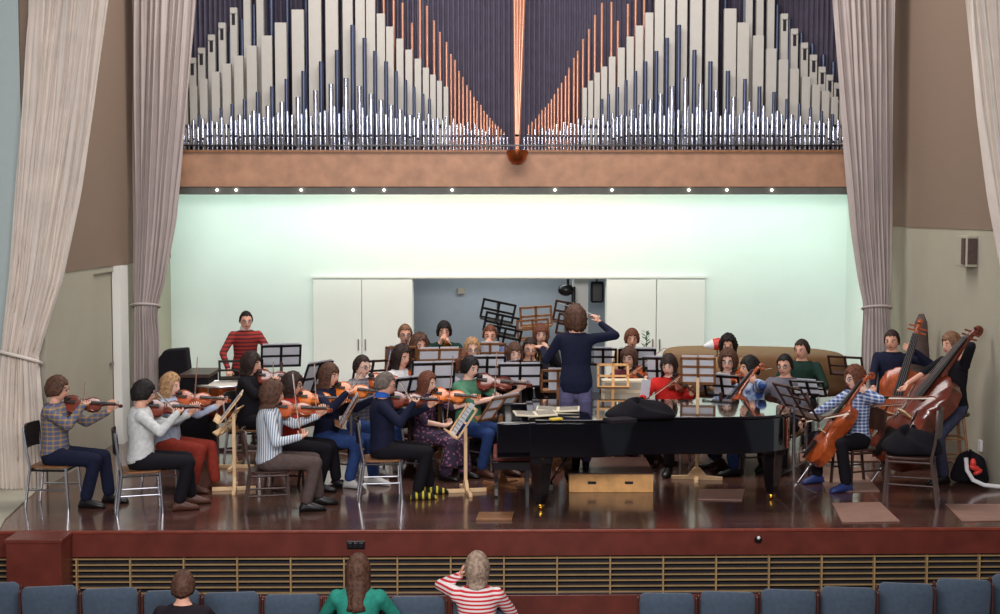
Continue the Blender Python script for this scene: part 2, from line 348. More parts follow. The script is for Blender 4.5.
# wall loudspeaker right
d = 1389 * XR / (972 - 500); Y = d - 12.3
b = MB(); p = atY(972, 251, Y); b.box((XR - .06, Y, p.z), (.12, .36, .34)); o = tag(b.build('wall_loudspeaker', 'wall_lower', bevel=.01), 'flat beige loudspeaker box on the right-hand side wall', 'speaker')
b = MB(); b.box((XR - .125, Y - .09, p.z), (.02, .1, .28)); b.box((XR - .06, Y - .185, p.z), (.1, .01, .28)); b.build('grille', 'taupe' if 'taupe' in MT else 'cloth_taupe', o)
p = atY(975, 446, 2.4); b = MB(); b.box((XR - .015, 2.42, p.z), (.03, .08, .12)); o = tag(b.build('wall_socket', 'plastic_white', bevel=.005), 'small white wall socket near the floor behind the stool', 'socket')

# ================================================================== CURTAINS
def curtain(name, label, Y, top, cinch, bottom, m, thick=.1, folds=9, ytop=-60):
    """top/cinch/bottom: lists of (py, pxleft, pxright)"""
    rows = sorted(top + cinch + bottom)
    def wid(py):
        for a, c in zip(rows, rows[1:]):
            if a[0] <= py <= c[0]:
                t = (py - a[0]) / (c[0] - a[0]); return a[1] + (c[1] - a[1]) * t, a[2] + (c[2] - a[2]) * t
        return rows[-1][1:] if py > rows[-1][0] else rows[0][1:]
    b = MB(); grid = []; nx = 96; pys = [rows[0][0] + (rows[-1][0] - rows[0][0]) * i / 70 for i in range(71)]
    front = []; back = []
    for py in pys:
        l, r = wid(py); A = atY(l, py, Y); B = atY(r, py, Y); w = (B.x - A.x)
        fr = []; bk = []
        for i in range(nx + 1):
            t = i / nx
            tt = t + .02 * math.sin(t * 17 + py * .01) 
            amp = min(thick, .02 + w * .035)
            y = amp * (math.sin(tt * folds * 2 * math.pi + .5 * math.sin(py * .012)) * .75 + .3 * math.sin(tt * folds * 4.6 * math.pi + 1.3))
            bulge = -.06 * math.sin(math.pi * t)
            x = A.x + w * t + .008 * math.sin(tt * 60 + py * .02)
            fr.append(V((x, Y + y + bulge, A.z))); bk.append(V((x, Y + y + bulge + .03, A.z)))
        front.append(fr); back.append(bk)
    b.quadstrip(front); b.quadstrip([r[::-1] for r in back])
    o = b.build(name, m, smooth=180)
    return tag(o, label, 'curtain')
def tieback(cur, px0, px1, py, Y, m, slope=0):
    A = atY(px0, py, Y); B = atY(px1, py + slope, Y); c = (A + B) / 2; b = MB(); n = 22; rx = (B.x - A.x) / 2 + .01; pts = []
    for i in range(n + 1):
        a = 2 * math.pi * i / n; x = c.x + rx * math.cos(a); pts.append(V((x, Y + .16 * math.sin(a) - .02, c.z - .04 * math.sin(a) + (B.z - A.z) * (x - c.x) / (B.x - A.x))))
    b.tube(pts, .017, 8); b.build('tieback', m, cur, smooth=180)
c = curtain('stage_curtain', 'cream front curtain at the far left, gathered low by a tie', 1.82, [(-260, 30, 134), (0, 28, 108), (100, 22, 95), (190, 15, 80), (280, 8, 62), (330, 3, 46)], [(355, 1, 38), (362, 0, 38)], [(420, -6, 43), (497, -3, 46)], 'curtain', folds=11)
tieback(c, 0, 40, 352, 1.82, 'curtain', 10)
c = curtain('stage_curtain', 'grey-pink left curtain hanging beside the organ pipes, gathered by a tie', 5.25, [(-200, 132, 208), (0, 132, 196), (120, 132, 186), (220, 133, 175), (280, 133, 165)], [(304, 134, 158), (312, 134, 157)], [(340, 133, 160), (449, 131, 162)], 'curtain_back', folds=9)
tieback(c, 133, 159, 306, 5.25, 'curtain_back')
c = curtain('stage_curtain', 'grey-pink right curtain hanging beside the organ pipes, gathered by a tie', 5.25, [(-200, 822, 896), (0, 833, 894), (150, 845, 893), (230, 852, 892), (280, 859, 891)], [(304, 864, 889), (312, 864, 889)], [(340, 862, 892), (449, 858, 895)], 'curtain_back', folds=9)
tieback(c, 863, 890, 308, 5.25, 'curtain_back')
c = curtain('stage_curtain', 'cream front curtain cut off by the right edge beside the wall speaker', 1.3, [(-260, 950, 1050), (0, 967, 1060), (110, 978, 1062), (200, 990, 1062), (260, 1001, 1062), (310, 1010, 1062)], [(355, 1022, 1060), (362, 1022, 1060)], [(420, 1018, 1064), (497, 1016, 1066)], 'curtain', folds=11)
tieback(c, 1021, 1061, 355, 1.3, 'curtain')

# ================================================================== ORGAN
organ = empty('pipe_organ', (.24, 6.5, zb1), 'pipe organ with ranks of cream, silver and copper pipes above the beam', 'organ')
ZB = zb1 - .02
b = MB(); n = 150; fr = []
xs = [-5.2 + 10.6 * i / (n * 4) for i in range(n * 4 + 1)]
prof = [V((x, 7.32 + .05 * math.sin(x * 2 * math.pi / (10.6 / n)), 0)) for x in xs]
b.quadstrip([[p + V((0, 0, ZB)) for p in prof], [p + V((0, 0, 8.6)) for p in prof]]); b.build('louvre_backing', 'organ_dark', organ)
def wpipe(px, top, w, Y, mouth=False):
    if top <= 0: top = -110 + 0 * top
    A = atY(px - w / 2, top, Y); B = atY(px + w / 2, top, Y); x = (A.x + B.x) / 2; ww = B.x - A.x; b = MB()
    z0 = ZB + .12
    b.box((x, Y, (A.z + z0) / 2), (ww, .1, A.z - z0)); b.box((x, Y, z0 - .06), (ww * .3, .03, .14))
    if mouth:
        zz = A.z - .16; b.box((x, Y - .052, zz), (ww * .45, .012, .15), mi=1); b.box((x, Y - .056, zz + .09), (ww * .8, .02, .02), mi=0)
    else: b.box((x, Y - .052, z0 + .25), (ww * .7, .012, .05), mi=1)
    b.build('wooden_pipe', ['organ_cream', 'organ_slot'], organ, bevel=.003)
def mpipe(nm, px, top, w, Y, m, foot=.2, px0=None):
    if top <= 0: top = -110
    A = atY(px, top, Y); r = w / 2 / F * (Y + 12.3); x0 = A.x if px0 is None else px0
    z0 = ZB; b = MB(); h = A.z - z0; ft = min(foot, h * .35)
    pts = [V((x0, Y, z0)), V((x0, Y, z0 + .02)), V((x0 + (A.x - x0) * ft / h, Y, z0 + ft)), V((x0 + (A.x - x0) * ft / h, Y, z0 + ft + .005)), A]
    b.tube(pts, [r * .3, r * .35, r, r * 1.02, r], 10)
    # mouth lips
    b.box((x0, Y - r * .96, z0 + ft + .03), (r * 1.1, .008, .03), mi=1)
    b.build(nm, [m, 'organ_slot'], organ, smooth=50)
creamL = [(185, 95, 6), (194, 86, 7), (204, 79, 7.5), (216, 72, 8), (227, 64, 8.5), (239, 56, 9), (252, 46, 10), (267, 36, 10.5), (281, 23, 11.5), (298, 10, 12), (314, 0, 12.5), (331, -5, 12.5), (347, -5, 10), (359.5, -5, 9.5), (370, 0, 9), (381, 14, 8), (390, 27, 7.5), (400, 39, 7), (409, 50, 7), (418, 59, 6.5), (426, 68, 6), (433, 75, 5.5), (439.5, 81, 5), (446, 87, 4.5)]
creamR = [(584.5, 88, 4.5), (590.5, 81, 5), (597, 73, 5.5), (604, 67, 6), (612, 57, 6.5), (621, 48, 7), (630, 37, 7), (639, 26, 7.5), (649, 13, 8), (660, -1, 9), (671, -5, 9.5), (683, -5, 10), (697, -5, 12), (713, -5, 12.5), (730, 9, 12), (743, 23, 11.5), (758, 36, 10.5), (771, 49, 10), (783, 60, 9), (794, 69, 8.5), (805.5, 77, 8), (815.5, 85, 7.5), (825, 91, 7), (834, 97, 6.5), (842, 102, 6)]
for p, t, w in creamL + creamR: wpipe(p, t, w, 6.55)
for p, t in [(184, 68), (193, 58), (202, 48), (212, 35), (222.5, 23), (234, 8), (246, -1), (259, -2), (750, -1), (761, -1), (772, -1), (784, 14), (794, 29), (804, 43), (813, 55), (821.5, 67), (829, 75), (837, 83), (845, 90)]: wpipe(p, t, 7, 6.85, True)
cop = [(383, 0, 3), (393, 0, 3), (402.5, 3, 3), (412, 23, 3), (419.5, 0, 2.8), (427, 6, 2.8), (434, 20.5, 2.8), (440, 32, 2.6), (446.5, 42, 2.6), (451, 54, 2.5), (455, 60, 2.5), (459, 71, 2.5), (463, 77, 2.5), (467, 85, 2.4), (470.5, 90.5, 2.4), (474, 97, 2.3), (477, 101, 2.3), (481, 105, 2.2), (484, 111, 2.2), (487, 114.5, 2.1), (490, 118, 2), (492.6, 121, 2), (495.4, 124, 2), (498, 126.5, 2), (501, 129, 2), (504, 132, 2),
       (645, 0, 3), (636.5, 0, 3), (628, 4, 3), (618, 21, 3), (611.5, 2, 2.8), (602, 3, 2.8), (595, 15, 2.8), (589, 29, 2.6), (583, 39, 2.6), (577.7, 51, 2.5), (574, 58, 2.5), (569, 68, 2.5), (565.5, 76, 2.5), (561.6, 83, 2.4), (558, 88, 2.4), (554.4, 94, 2.3), (551.4, 99, 2.3), (548.4, 103.5, 2.2), (545.2, 107, 2.2), (542, 110, 2.1), (539, 114.5, 2), (535.6, 118.6, 2), (532, 122, 2), (528.5, 125, 2)]
for p, t, w in cop: mpipe('copper_pipe', p, t, w, 6.72, 'organ_copper')
bp = atY(517, 158, 6.02)
for p in (513.5, 518, 523, 528): mpipe('copper_pipe', p, -1, 3.6, 6.18, 'organ_copper', px0=bp.x + (p - 520) * .002)
b = MB(); b.lathe([(.001, -.16), (.06, -.15), (.11, -.1), (.135, -.03), (.14, .02), (.12, .03), (.001, .03)], (bp.x, 5.93, zb1 - .02), 24); b.build('boss', 'copper_bowl', organ, smooth=50)
cnt = 0
def tin(p, t, w, Y=6.3, m='organ_tin'):
    global cnt
    if cnt < 98: mpipe('metal_pipe', p, t, w, Y, m); cnt += 1
    else: REST.append((p, t, w, Y, m))
REST = []
zinc = [(337, 50, 4.5), (352.5, 25, 4.5), (364.5, 38, 4.2), (375, 51, 4), (386, 61.5, 4), (396, 71, 3.6), (405.5, 80, 3.4), (414, 87, 3.2), (423, 94, 3), (429.5, 99, 3), (321, 61.5, 4.5), (303.5, 71, 4.5), (286.5, 79, 4), (272, 86.5, 4), (257.5, 92, 3.6), (244.5, 99, 3.4), (232, 104, 3.2), (221, 108, 3), (210, 111, 3), (199, 114, 3)]
for p, t, w in zinc:
    tin(p, t, w, 6.42, 'organ_zinc'); tin(1031.5 - p, t, w, 6.42, 'organ_zinc')
for p, t in [(346, 78), (359.5, 86), (371, 94), (381, 100), (391, 105), (400, 110), (410, 115), (418, 119), (331, 84), (315.5, 90.5), (298, 97), (282, 102), (268, 106), (254, 111), (240, 115)]:
    tin(p, t, 5, 6.24); tin(1031.5 - p, t, 5, 6.24)
# dark zinc pipes behind, between the slotted pipes
for p, t in [(198, 62), (208, 55), (219, 44), (230, 33), (242, 19), (254, 5), (270, -1), (286, -1), (305, -1)]:
    tin(p, t, 5, 6.95, 'organ_zinc'); tin(1031.5 - p, t, 5, 6.95, 'organ_zinc')
x = 184.0; i = 0
while x < 508:
    pk = max(0, 1 - abs(x - 342) / 170)
    t = 122 - 16 * pk + (4.5 if i % 2 else 0) + (3 if i % 3 == 0 else 0) + max(0, (x - 440) * .16)
    for xx in (x, 1031.5 - x): tin(xx, t, 3.2 if x < 440 else 2.4, 6.3 if i % 2 else 6.27)
    x += 4.7 if x < 440 else 3.6; i += 1
b = MB()
for p, t, w, Y, m in REST:
    A = atY(p, t, Y); r = w / 2 / F * (Y + 12.3); b.tube([V((A.x, Y, ZB)), V((A.x, Y, ZB + .02)), V((A.x, Y, ZB + .2)), A], [r * .3, r * .35, r, r], 8); b.box((A.x, Y - r, ZB + .23), (r, .006, .03), mi=1)
o = b.build('metal_pipe_rank', ['organ_tin', 'organ_slot'], organ, smooth=50); o['kind'] = 'stuff'
b = MB(); b.box((.1, 6.14, ZB + .1), (9.8, .03, .02)); b.box((.1, 6.16, ZB + .015), (9.8, .05, .03)); b.build('pipe_rail', 'black_paint', organ)

# ================================================================== CHAIRS
def make_chair(name, label, seatm, legm, backm, legr=.012, sq=False):
    r = empty(name, (0, 0, 0), label, 'chair')   # faces local +X
    b = MB(); pts = []
    for i in range(28):
        a = 2 * math.pi * i / 28; ca, sa = math.cos(a), math.sin(a)
        pts.append((.215 * math.copysign(abs(ca) ** .4, ca), .215 * math.copysign(abs(sa) ** .4, sa) * (1 + .06 * ca)))
    b.prism(pts, .435, .46); b.build('seat', seatm, r, bevel=.008, smooth=30)
    b = MB(); fr = []; bk = []
    rows = []
    for j in range(5):
        z = .64 + .26 * j / 4; row = []
        for i in range(13):
            y = -.2 + .4 * i / 12; c = -.215 - .04 * (1 - (y / .2) ** 2) - .05 * (z - .46); row.append(V((c, y * (1 - .08 * (j == 4)), z)))
        rows.append(row)
    ring = rows[0] + [p + V((-.018, 0, 0)) for p in rows[0][::-1]]
    b.rings([rw + [p + V((-.018, 0, 0)) for p in rw[::-1]] for rw in rows]); b.build('backrest', backm, r, smooth=40)
    for sy in (-1, 1):
        b = MB(); b.tube([(.19, sy * .18, .44), (.215, sy * .195, 0)], legr, 10 if not sq else 4); b.build('leg', legm, r, smooth=40)
        b = MB(); b.tube([(-.265, sy * .185, .88), (-.23, sy * .19, .6), (-.2, sy * .19, .44), (-.26, sy * .2, 0)], legr, 10 if not sq else 4); b.build('leg', legm, r, smooth=40)
    b = MB(); b.tube([(.19, -.18, .41), (.19, .18, .41)], legr * .8, 8); b.tube([(-.21, -.18, .41), (-.21, .18, .41)], legr * .8, 8)
    for sy in (-1, 1): b.tube([(.19, sy * .18, .41), (-.2, sy * .18, .41)], legr * .8, 8)
    for sy in (-1, 1): q = MB(); q.tube([(.2, sy * .188, .2), (-.23, sy * .196, .2)], legr * .6, 8); q.build('stretcher', legm, r, smooth=40)
    b.build('seat_frame', 'black_paint' if legm == 'chrome' else legm, r, smooth=40)
    return proto(r)
CH_CHROME = make_chair('stacking_chair', 'x', 'wood_mid', 'chrome', 'black_paint', .016)
CH_WOOD = make_chair('wooden_chair', 'x', 'wood_dark', 'wood_dark', 'wood_dark', .018, True)

# ================================================================== MUSIC STANDS
def make_stand(name, h, wood, kind, W=.5, H=.34, tilt=22, cells=(2, 2), postm=None):
    """player side is local +Y; desk centre at height h"""
    r = empty(name, (0, 0, 0), 'x', 'music stand')
    rot = M.Rotation(R(tilt), 4, 'X').to_3x3()   # top leans towards -Y
    def D(x, z, y=0): return V((0, 0, h)) + rot @ V((x, y, z))
    b = MB(); t = .022
    def bar(x0, z0, x1, z1, w=.026): 
        c = D((x0 + x1) / 2, (z0 + z1) / 2); b.box(c, (abs(x1 - x0) + w, .014, abs(z1 - z0) + w), rot)
    bar(-W / 2, -H / 2, W / 2, -H / 2); bar(-W / 2, H / 2, W / 2, H / 2); bar(-W / 2, -H / 2, -W / 2, H / 2); bar(W / 2, -H / 2, W / 2, H / 2)
    for i in range(1, cells[0]): x = -W / 2 + W * i / cells[0]; bar(x, -H / 2, x, H / 2, .03)
    for i in range(1, cells[1]): z = -H / 2 + H * i / cells[1]; bar(-W / 2, z, W / 2, z, .022)
    b.build('desk', wood, r)
    b = MB(); b.box(D(0, -H / 2 - .006, .035), (W + .02, .07, .014), rot); b.build('ledge', wood, r)
    pm = postm or (wood if wood != 'black_paint' else 'wood_dark')
    if kind == 'post':
        b = MB(); b.box((0, -.025, h / 2 - .02), (.034, .034, h - .1)); b.build('post', pm, r, bevel=.004)
        b = MB(); b.prism([(-.27, 0), (.27, 0), (.27, .035), (.1, .045), (.03, .13), (-.03, .13), (-.1, .045), (-.27, .035)], -.045, -.01, ax='y')
        b.box((0, -.02, .018), (.045, .44, .036)); b.build('foot', pm, r, bevel=.004)
    else:
        b = MB(); b.bar((0, -.02, .02), (0, -.02, h - .04), .011, 10); b.bar((0, -.02, .35), (0, -.02, .72), .015, 10); b.build('post', 'steel_grey', r, smooth=40)
        b = MB()
        for a in (90, 210, 330): b.tube([(0, -.02, .16), (.14 * math.cos(R(a)), .14 * math.sin(R(a)) - .02, .07), (.27 * math.cos(R(a)), .27 * math.sin(R(a)) - .02, .012)], .01, 8)
        b.build('tripod', 'steel_grey', r, smooth=40)
    return r, D, rot
def make_sheet():
    r = MB(); r.box((0, 0, 0), (.225, .003, .305)); r.box((.23, 0, 0), (.225, .003, .305), M.Rotation(.04, 3, 'Z'))
    for k in range(8):
        for x in (0, .23): r.box((x, .003, .125 - k * .035), (.19, .001, .006), mi=1)
    return r
n_sheet = 0
def stand(px, py, Y, face, wood='black_paint', kind='post', W=.5, H=.34, tilt=22, sheets=1, label='', where='', cells=(2, 2), fz=0, postm=None):
    """desk centre at pixel (px,py) at depth Y; face = heading of the player that reads it"""
    p = atY(px, py, Y); h = p.z - fz
    r, D, rot = make_stand('music_stand', h, wood, kind, W, H, tilt, cells, postm)
    r.location = (p.x, Y, fz); rz = R(face + 90); r.rotation_euler = (0, 0, rz); r['label'] = label; r['group'] = 'music stands on the stage'
    if sheets:
        b = MB(); b2 = rot
        Rz = M.Rotation(rz, 3, 'Z')
        shp = MB()
        ws = min(.21, W / sheets * .92); xs = {1: [0], 2: [-ws * .54, ws * .54]}[sheets]
        for i, x in enumerate(xs):
            sz = (ws, .003, H + .035)
            shp.box(rot @ V((x, .012 + .002 * i, .012)), sz, rot)
            for k in range(8): shp.box(rot @ V((x, .0145 + .002 * i, H * .42 - k * H * .115)), (ws * .86, .001, .005), rot, mi=1)
        me = shp.mesh('sheet_music'); me.materials.append(M_('paper')); me.materials.append(M_('paper_line'))
        for q, mi in zip(me.polygons, shp.m): q.material_index = mi
        o = bpy.data.objects.new('sheet_music', me); COL.objects.link(o); o.location = (p.x, Y, p.z); o.rotation_euler = (0, 0, rz)
        tag(o, 'white sheet music open on the ' + where, 'sheet music', 'sheet music on the stands')
    return r

# ================================================================== STRINGS
def outline(L, up, wa, lo, n=16):
    """half-outline widths along body from the tail (x=0) to the neck (x=L)"""
    key = [(0, 0), (.03, lo * .55), (.1, lo * .88), (.22, lo), (.34, lo * .9), (.42, wa * 1.15), (.5, wa), (.6, wa * 1.08), (.66, up * .9), (.78, up), (.9, up * .86), (.97, up * .5), (1, .12 * up)]
    xs = [i / 40 for i in range(41)]; res = []
    for x in xs:
        for (a, wa_), (c, wc) in zip(key, key[1:]):
            if a <= x <= c:
                t = (x - a) / (c - a); t = t * t * (3 - 2 * t) if a >= .22 else math.sin(t * math.pi / 2) if a == 0 else t
                res.append((x * L, wa_ + (wc - wa_) * t)); break
    return res
def make_string(name, cat, L, up, wa, lo, th, neck, varnish, endpin=0, tn=.04):
    """local: x along neck, y across, z out of the belly. Origin at tail end."""
    r = empty(name, (0, 0, 0), 'x', cat)
    o = outline(L, up, wa, lo)
    pts = [(x, w) for x, w in o] + [(x, -w) for x, w in reversed(o[1:-1])]
    cx = L * .5; b = MB()
    def ring(z, k): return [V((cx + (x - cx) * k, y * k, z)) for x, y in pts]
    b.rings([ring(-th * .72, .3), ring(-th * .66, .72), ring(-th * .5, .97), ring(-th * .46, 1.0), ring(th * .3, .985), ring(th * .36, 1.0), ring(th * .42, .97), ring(th * .6, .72), ring(th * .68, .3)])
    # f-holes
    for s in (-1, 1):
        b.tube([(L * .36, s * wa * .75, th * .58), (L * .42, s * wa * .62, th * .66), (L * .5, s * wa * .5, th * .66), (L * .55, s * wa * .42, th * .64)], th * .05, 6, mi=1)
    b.build('soundbox', [varnish, 'ebony'], r, smooth=40)
    N = neck
    zn = th * .42; b = MB(); b.tube([(L * .96, 0, zn - tn * .3), (L + .03, 0, zn), (L + N, 0, zn), (L + N * 1.28, 0, zn - tn * .15)], [tn * .6, tn * .4, tn * .33, tn * .28], 8)
    for i in range(4): s = 1 if i % 2 else -1; x = L + N * (1.05 + .06 * i); b.bar((x, 0, zn), (x, s * tn * 1.1, zn), tn * .11, 6)
    pts2 = []
    for i in range(12): a = i / 11 * 2.2 * math.pi; rr = tn * .5 * (1 - i / 16); pts2.append((L + N * 1.28 + rr * math.sin(a) + tn * .2, 0, zn - tn * .6 + rr * math.cos(a)))
    b.tube(pts2, [tn * .28] * 4 + [tn * .22] * 8, 8); b.build('neck', varnish, r, smooth=50)
    w0, w1 = .018 * L / .355, .011 * L / .355; za = th * .78; zb = zn + tn * .3; tf = tn * .2
    b = MB(); b.add([(L * .66, -w0, za), (L * .66, w0, za), (L + N, w1, zb), (L + N, -w1, zb), (L * .66, -w0, za + tf), (L * .66, w0, za + tf), (L + N, w1, zb + tf), (L + N, -w1, zb + tf)],
          [(0, 3, 2, 1), (4, 5, 6, 7), (0, 1, 5, 4), (2, 3, 7, 6), (1, 2, 6, 5), (0, 4, 7, 3)])
    b.build('fingerboard', 'ebony', r)
    b = MB(); b.prism([(-wa * .4, th * .58), (wa * .4, th * .58), (wa * .3, th * 1.0 + tn * .3), (0, th * 1.0 + tn * .45), (-wa * .3, th * 1.0 + tn * .3)], L * .46, L * .46 + th * .08, ax='x'); b.build('bridge', 'pine', r)
    b = MB(); b.prism([(.0, -wa * .12), (L * .3, -wa * .34), (L * .3, wa * .34), (0, wa * .12)], th * .8, th * .92); b.build('tailpiece', 'ebony', r)
    b = MB()
    for q in (-1.5, -.5, .5, 1.5):
        b.tube([(L * .3, q * wa * .16, th * .92), (L * .46, q * wa * .16, th * 1.0 + tn * .45), (L + N, q * wa * .08, zb + tf * 1.2), (L + N * 1.1, q * wa * .05, zn + tn * .3)], max(.0004, th * .01), 4)
    b.build('strings', 'steel_grey', r)
    if endpin:
        b = MB(); b.bar((0, 0, 0), (-endpin, 0, 0), .005 if L < 1 else .007, 8); b.ell((-.01, 0, 0), (.02, .02, .02)); b.build('endpin', 'chrome', r, smooth=60)
    elif name in ('violin', 'viola'):
        b = MB(); b.ell((.03, .045, th * .95), (.035, .03, .012)); b.build('chinrest', 'ebony', r, smooth=180)
    return proto(r)
VIO = make_string('violin', 'violin', .37, .087, .058, .108, .04, .13, 'varnish')
CEL = make_string('cello', 'cello', .76, .175, .12, .22, .13, .28, 'varnish', .3, .07)
BAS = make_string('double_bass', 'double bass', 1.12, .26, .19, .34, .21, .42, 'varnish_dark', .22, .1)
def make_bow(L=.74, k=1):
    r = empty('bow', (0, 0, 0), 'x', 'bow')   # frog at origin, tip at +x, stick on +z side
    b = MB(); b.tube([(-.02, 0, .022 * k), (L * .3, 0, .016 * k), (L * .6, 0, .012 * k), (L * .97, 0, .022 * k), (L, 0, .004)], [.0045 * k] * 3 + [.004 * k, .004 * k], 6); b.build('stick', 'bow_wood', r, smooth=40)
    b = MB(); b.box((L * .49, 0, .0), (L * .96, .01 * k, .0025)); b.build('bow_hair', 'bow_hair', r)
    b = MB(); b.box((.02, 0, .01 * k), (.05, .012, .018 * k)); b.build('frog', 'ebony', r)
    return proto(r)
BOW = make_bow(); BOWB = make_bow(.72, 1.7)
def frame_m(o, x, zhint, sc=1):
    x = x.normalized(); z = (zhint - x * zhint.dot(x)).normalized(); y = z.cross(x)
    m = M((x, y, z)).transposed().to_4x4() @ M.Scale(sc, 4); m.translation = o; return m

# ================================================================== PEOPLE
def head_mesh(mb, c, rot, k, hair_mi=4):
    nu, nv = 44, 26; vs = []
    for j in range(nv + 1):
        e = -math.pi / 2 + math.pi * j / nv; se = math.sin(e); ce = max(math.cos(e), .012)
        for i in range(nu):
            a = 2 * math.pi * i / nu; f = .094 * ce * math.cos(a); l = .074 * ce * math.sin(a); u = .118 * se
            if se < 0:
                t = -se; l *= 1 - .2 * t * t
                if f < 0: f *= 1 - .5 * t
                else: f *= 1 + .06 * t
            aa = a if a < math.pi else a - 2 * math.pi
            if abs(aa) < 1.3:
                f += .026 * math.exp(-(aa / .17) ** 2) * math.exp(-((e + .17) / (.13 if e < -.17 else .26)) ** 2)
                f += .006 * math.exp(-(aa / .5) ** 2 - ((e - .2) / .1) ** 2)
                f -= .009 * math.exp(-((abs(aa) - .4) / .2) ** 2 - ((e - .03) / .12) ** 2)
                f += .006 * math.exp(-(aa / .28) ** 2 - ((e + .5) / .1) ** 2)
                f += .008 * math.exp(-(aa / .35) ** 2 - ((e + .95) / .18) ** 2)
            vs.append(c + rot @ V((f, l, u)) * k)
    fs = [(j * nu + i, j * nu + (i + 1) % nu, (j + 1) * nu + (i + 1) % nu, (j + 1) * nu + i) for j in range(nv) for i in range(nu)]
    fs += [tuple(range(nu))[::-1], tuple(nv * nu + i for i in range(nu))]
    mb.add(vs, fs, 0)
    def at(f, l, u): return c + rot @ V((f, l, u)) * k
    for s in (-1, 1):
        mb.ell(at(-.005, s * .074, -.005), (.018 * k, .009 * k, .03 * k), rot, 8, 6, 0)
        mb.ell(at(.0775, s * .032, .006), (.0105 * k, .0165 * k, .0095 * k), rot, 8, 6, 1)
        mb.ell(at(.085, s * .032, .006), (.005 * k, .0085 * k, .0085 * k), rot, 8, 5, 2)
        mb.tube([at(.088, s * .014, .026), at(.088, s * .032, .031), at(.076, s * .052, .025)], .0048 * k, 6, hair_mi)
    mb.tube([at(.083, -.024, -.056), at(.0935, -.01, -.054), at(.0935, .01, -.054), at(.083, .024, -.056)], [.004 * k, .0075 * k, .0075 * k, .004 * k], 6, 3)
HN = 0
def hair_mesh(c, rot, k, style):
    """style: (front hairline el deg, side el, back el, drop length, curl)"""
    fr, sd, bk, drop, curl, vol = style
    nu, nv = 40, 12; rnd = random.Random(int(c.x * 1000) + int(c.y * 777)); ph = [rnd.uniform(0, 6.3) for _ in range(6)]
    outer = []; inner = []
    mb = MB(); nd = 7 if drop > 0 else 0
    rowsO = []; rowsI = []
    for j in range(nv + nd + 1):
        ro = []; ri = []
        for i in range(nu):
            a = 2 * math.pi * i / nu - math.pi; ab = abs(a)
            # lower limit elevation by azimuth
            t0 = .92 if (bk > -40 and drop == 0) else .62
            if ab < t0: lo = fr + 4 * math.sin(a * 9 + ph[0])
            elif ab < t0 + .53: t = (ab - t0) / .53; t = t * t * (3 - 2 * t); lo = fr + (sd - fr) * t
            elif ab < 1.9: lo = sd + (bk - sd) * (ab - t0 - .53) / (1.37 - t0) * .4
            else: lo = sd + (bk - sd) * (.4 + .6 * (ab - 1.9) / (math.pi - 1.9))
            el = 90 - (90 - lo) * min(j, nv) / nv; e = R(el)
            thick = vol * (1 + .25 * math.sin(3 * a + ph[1]) * .5)
            n1 = curl * (math.sin(a * 13 + ph[2] + el * .16) * .5 + math.sin(a * 7 - el * .21 + ph[3]) * .5)
            st = .0035 * math.sin(a * 17 + ph[4] + el * .03) + .002 * math.sin(a * 31 + ph[5]); lo += 0
            q = 1 + (.2 + n1 * 3) * 0; ce = math.cos(e); se = math.sin(e)
            bx, by, bz = .099 + thick + n1 + st, .079 + thick + n1 + st, .121 + thick * 1.05 + n1
            if e < 0: bx *= 1 - .12 * -se
            p = V((bx * ce * math.cos(a) - .004, by * ce * math.sin(a), bz * se)); pi = V(((.086) * ce * math.cos(a) - .004, .068 * ce * math.sin(a), .108 * se))
            if j > nv:
                dd = 0
                w = 0 if ab < .8 else min(1, (ab - .8) / .35)
                dd = drop * w * (j - nv) / nd
                p = p + V((-.03 * w * (j - nv) / nd * (1 if ab > 2 else -.2), 0, -dd)) + V((n1 * .6, n1 * .6, 0)); p.x *= 1; pi = p * 1.0; pi.x = p.x * .8; pi.y = p.y * .78
                if w == 0: p = V((bx * ce * math.cos(a) - .004, by * ce * math.sin(a), bz * se)) * .97; pi = p * .93
            ro.append(c + rot @ p * k); ri.append(c + rot @ pi * k)
        rowsO.append(ro); rowsI.append(ri)
    mb.rings(rowsO + rowsI[::-1])
    return mb
HS = dict(short=(36, -12, -38, 0, .003, .012), crop=(40, -4, -34, 0, .003, .009), bowl=(28, -20, -44, 0, .005, .018), bob=(24, -30, -46, .05, .004, .022), long=(36, -20, -30, .17, .004, .018), longb=(22, -20, -30, .18, .004, .018), mop=(34, -34, -56, .0, .014, .042), curly=(34, -34, -50, .03, .012, .034), shag=(30, -36, -52, .05, .009, .024), very_long=(40, -10, -20, .26, .006, .02), curlylong=(36, -30, -40, .12, .013, .034))
def ik(a, b, l1, l2, hint):
    d = b - a; L = d.length; mx = (l1 + l2) * .995
    if L > mx: b = a + d * (mx / L); d = b - a; L = mx
    L = max(L, abs(l1 - l2) + .01); t = d.normalized(); x = (l1 * l1 - l2 * l2 + L * L) / (2 * L); h = math.sqrt(max(0, l1 * l1 - x * x))
    n = (hint - t * hint.dot(t)); n = n.normalized() if n.length > 1e-5 else t.orthogonal().normalized()
    return a + t * x + n * h, b
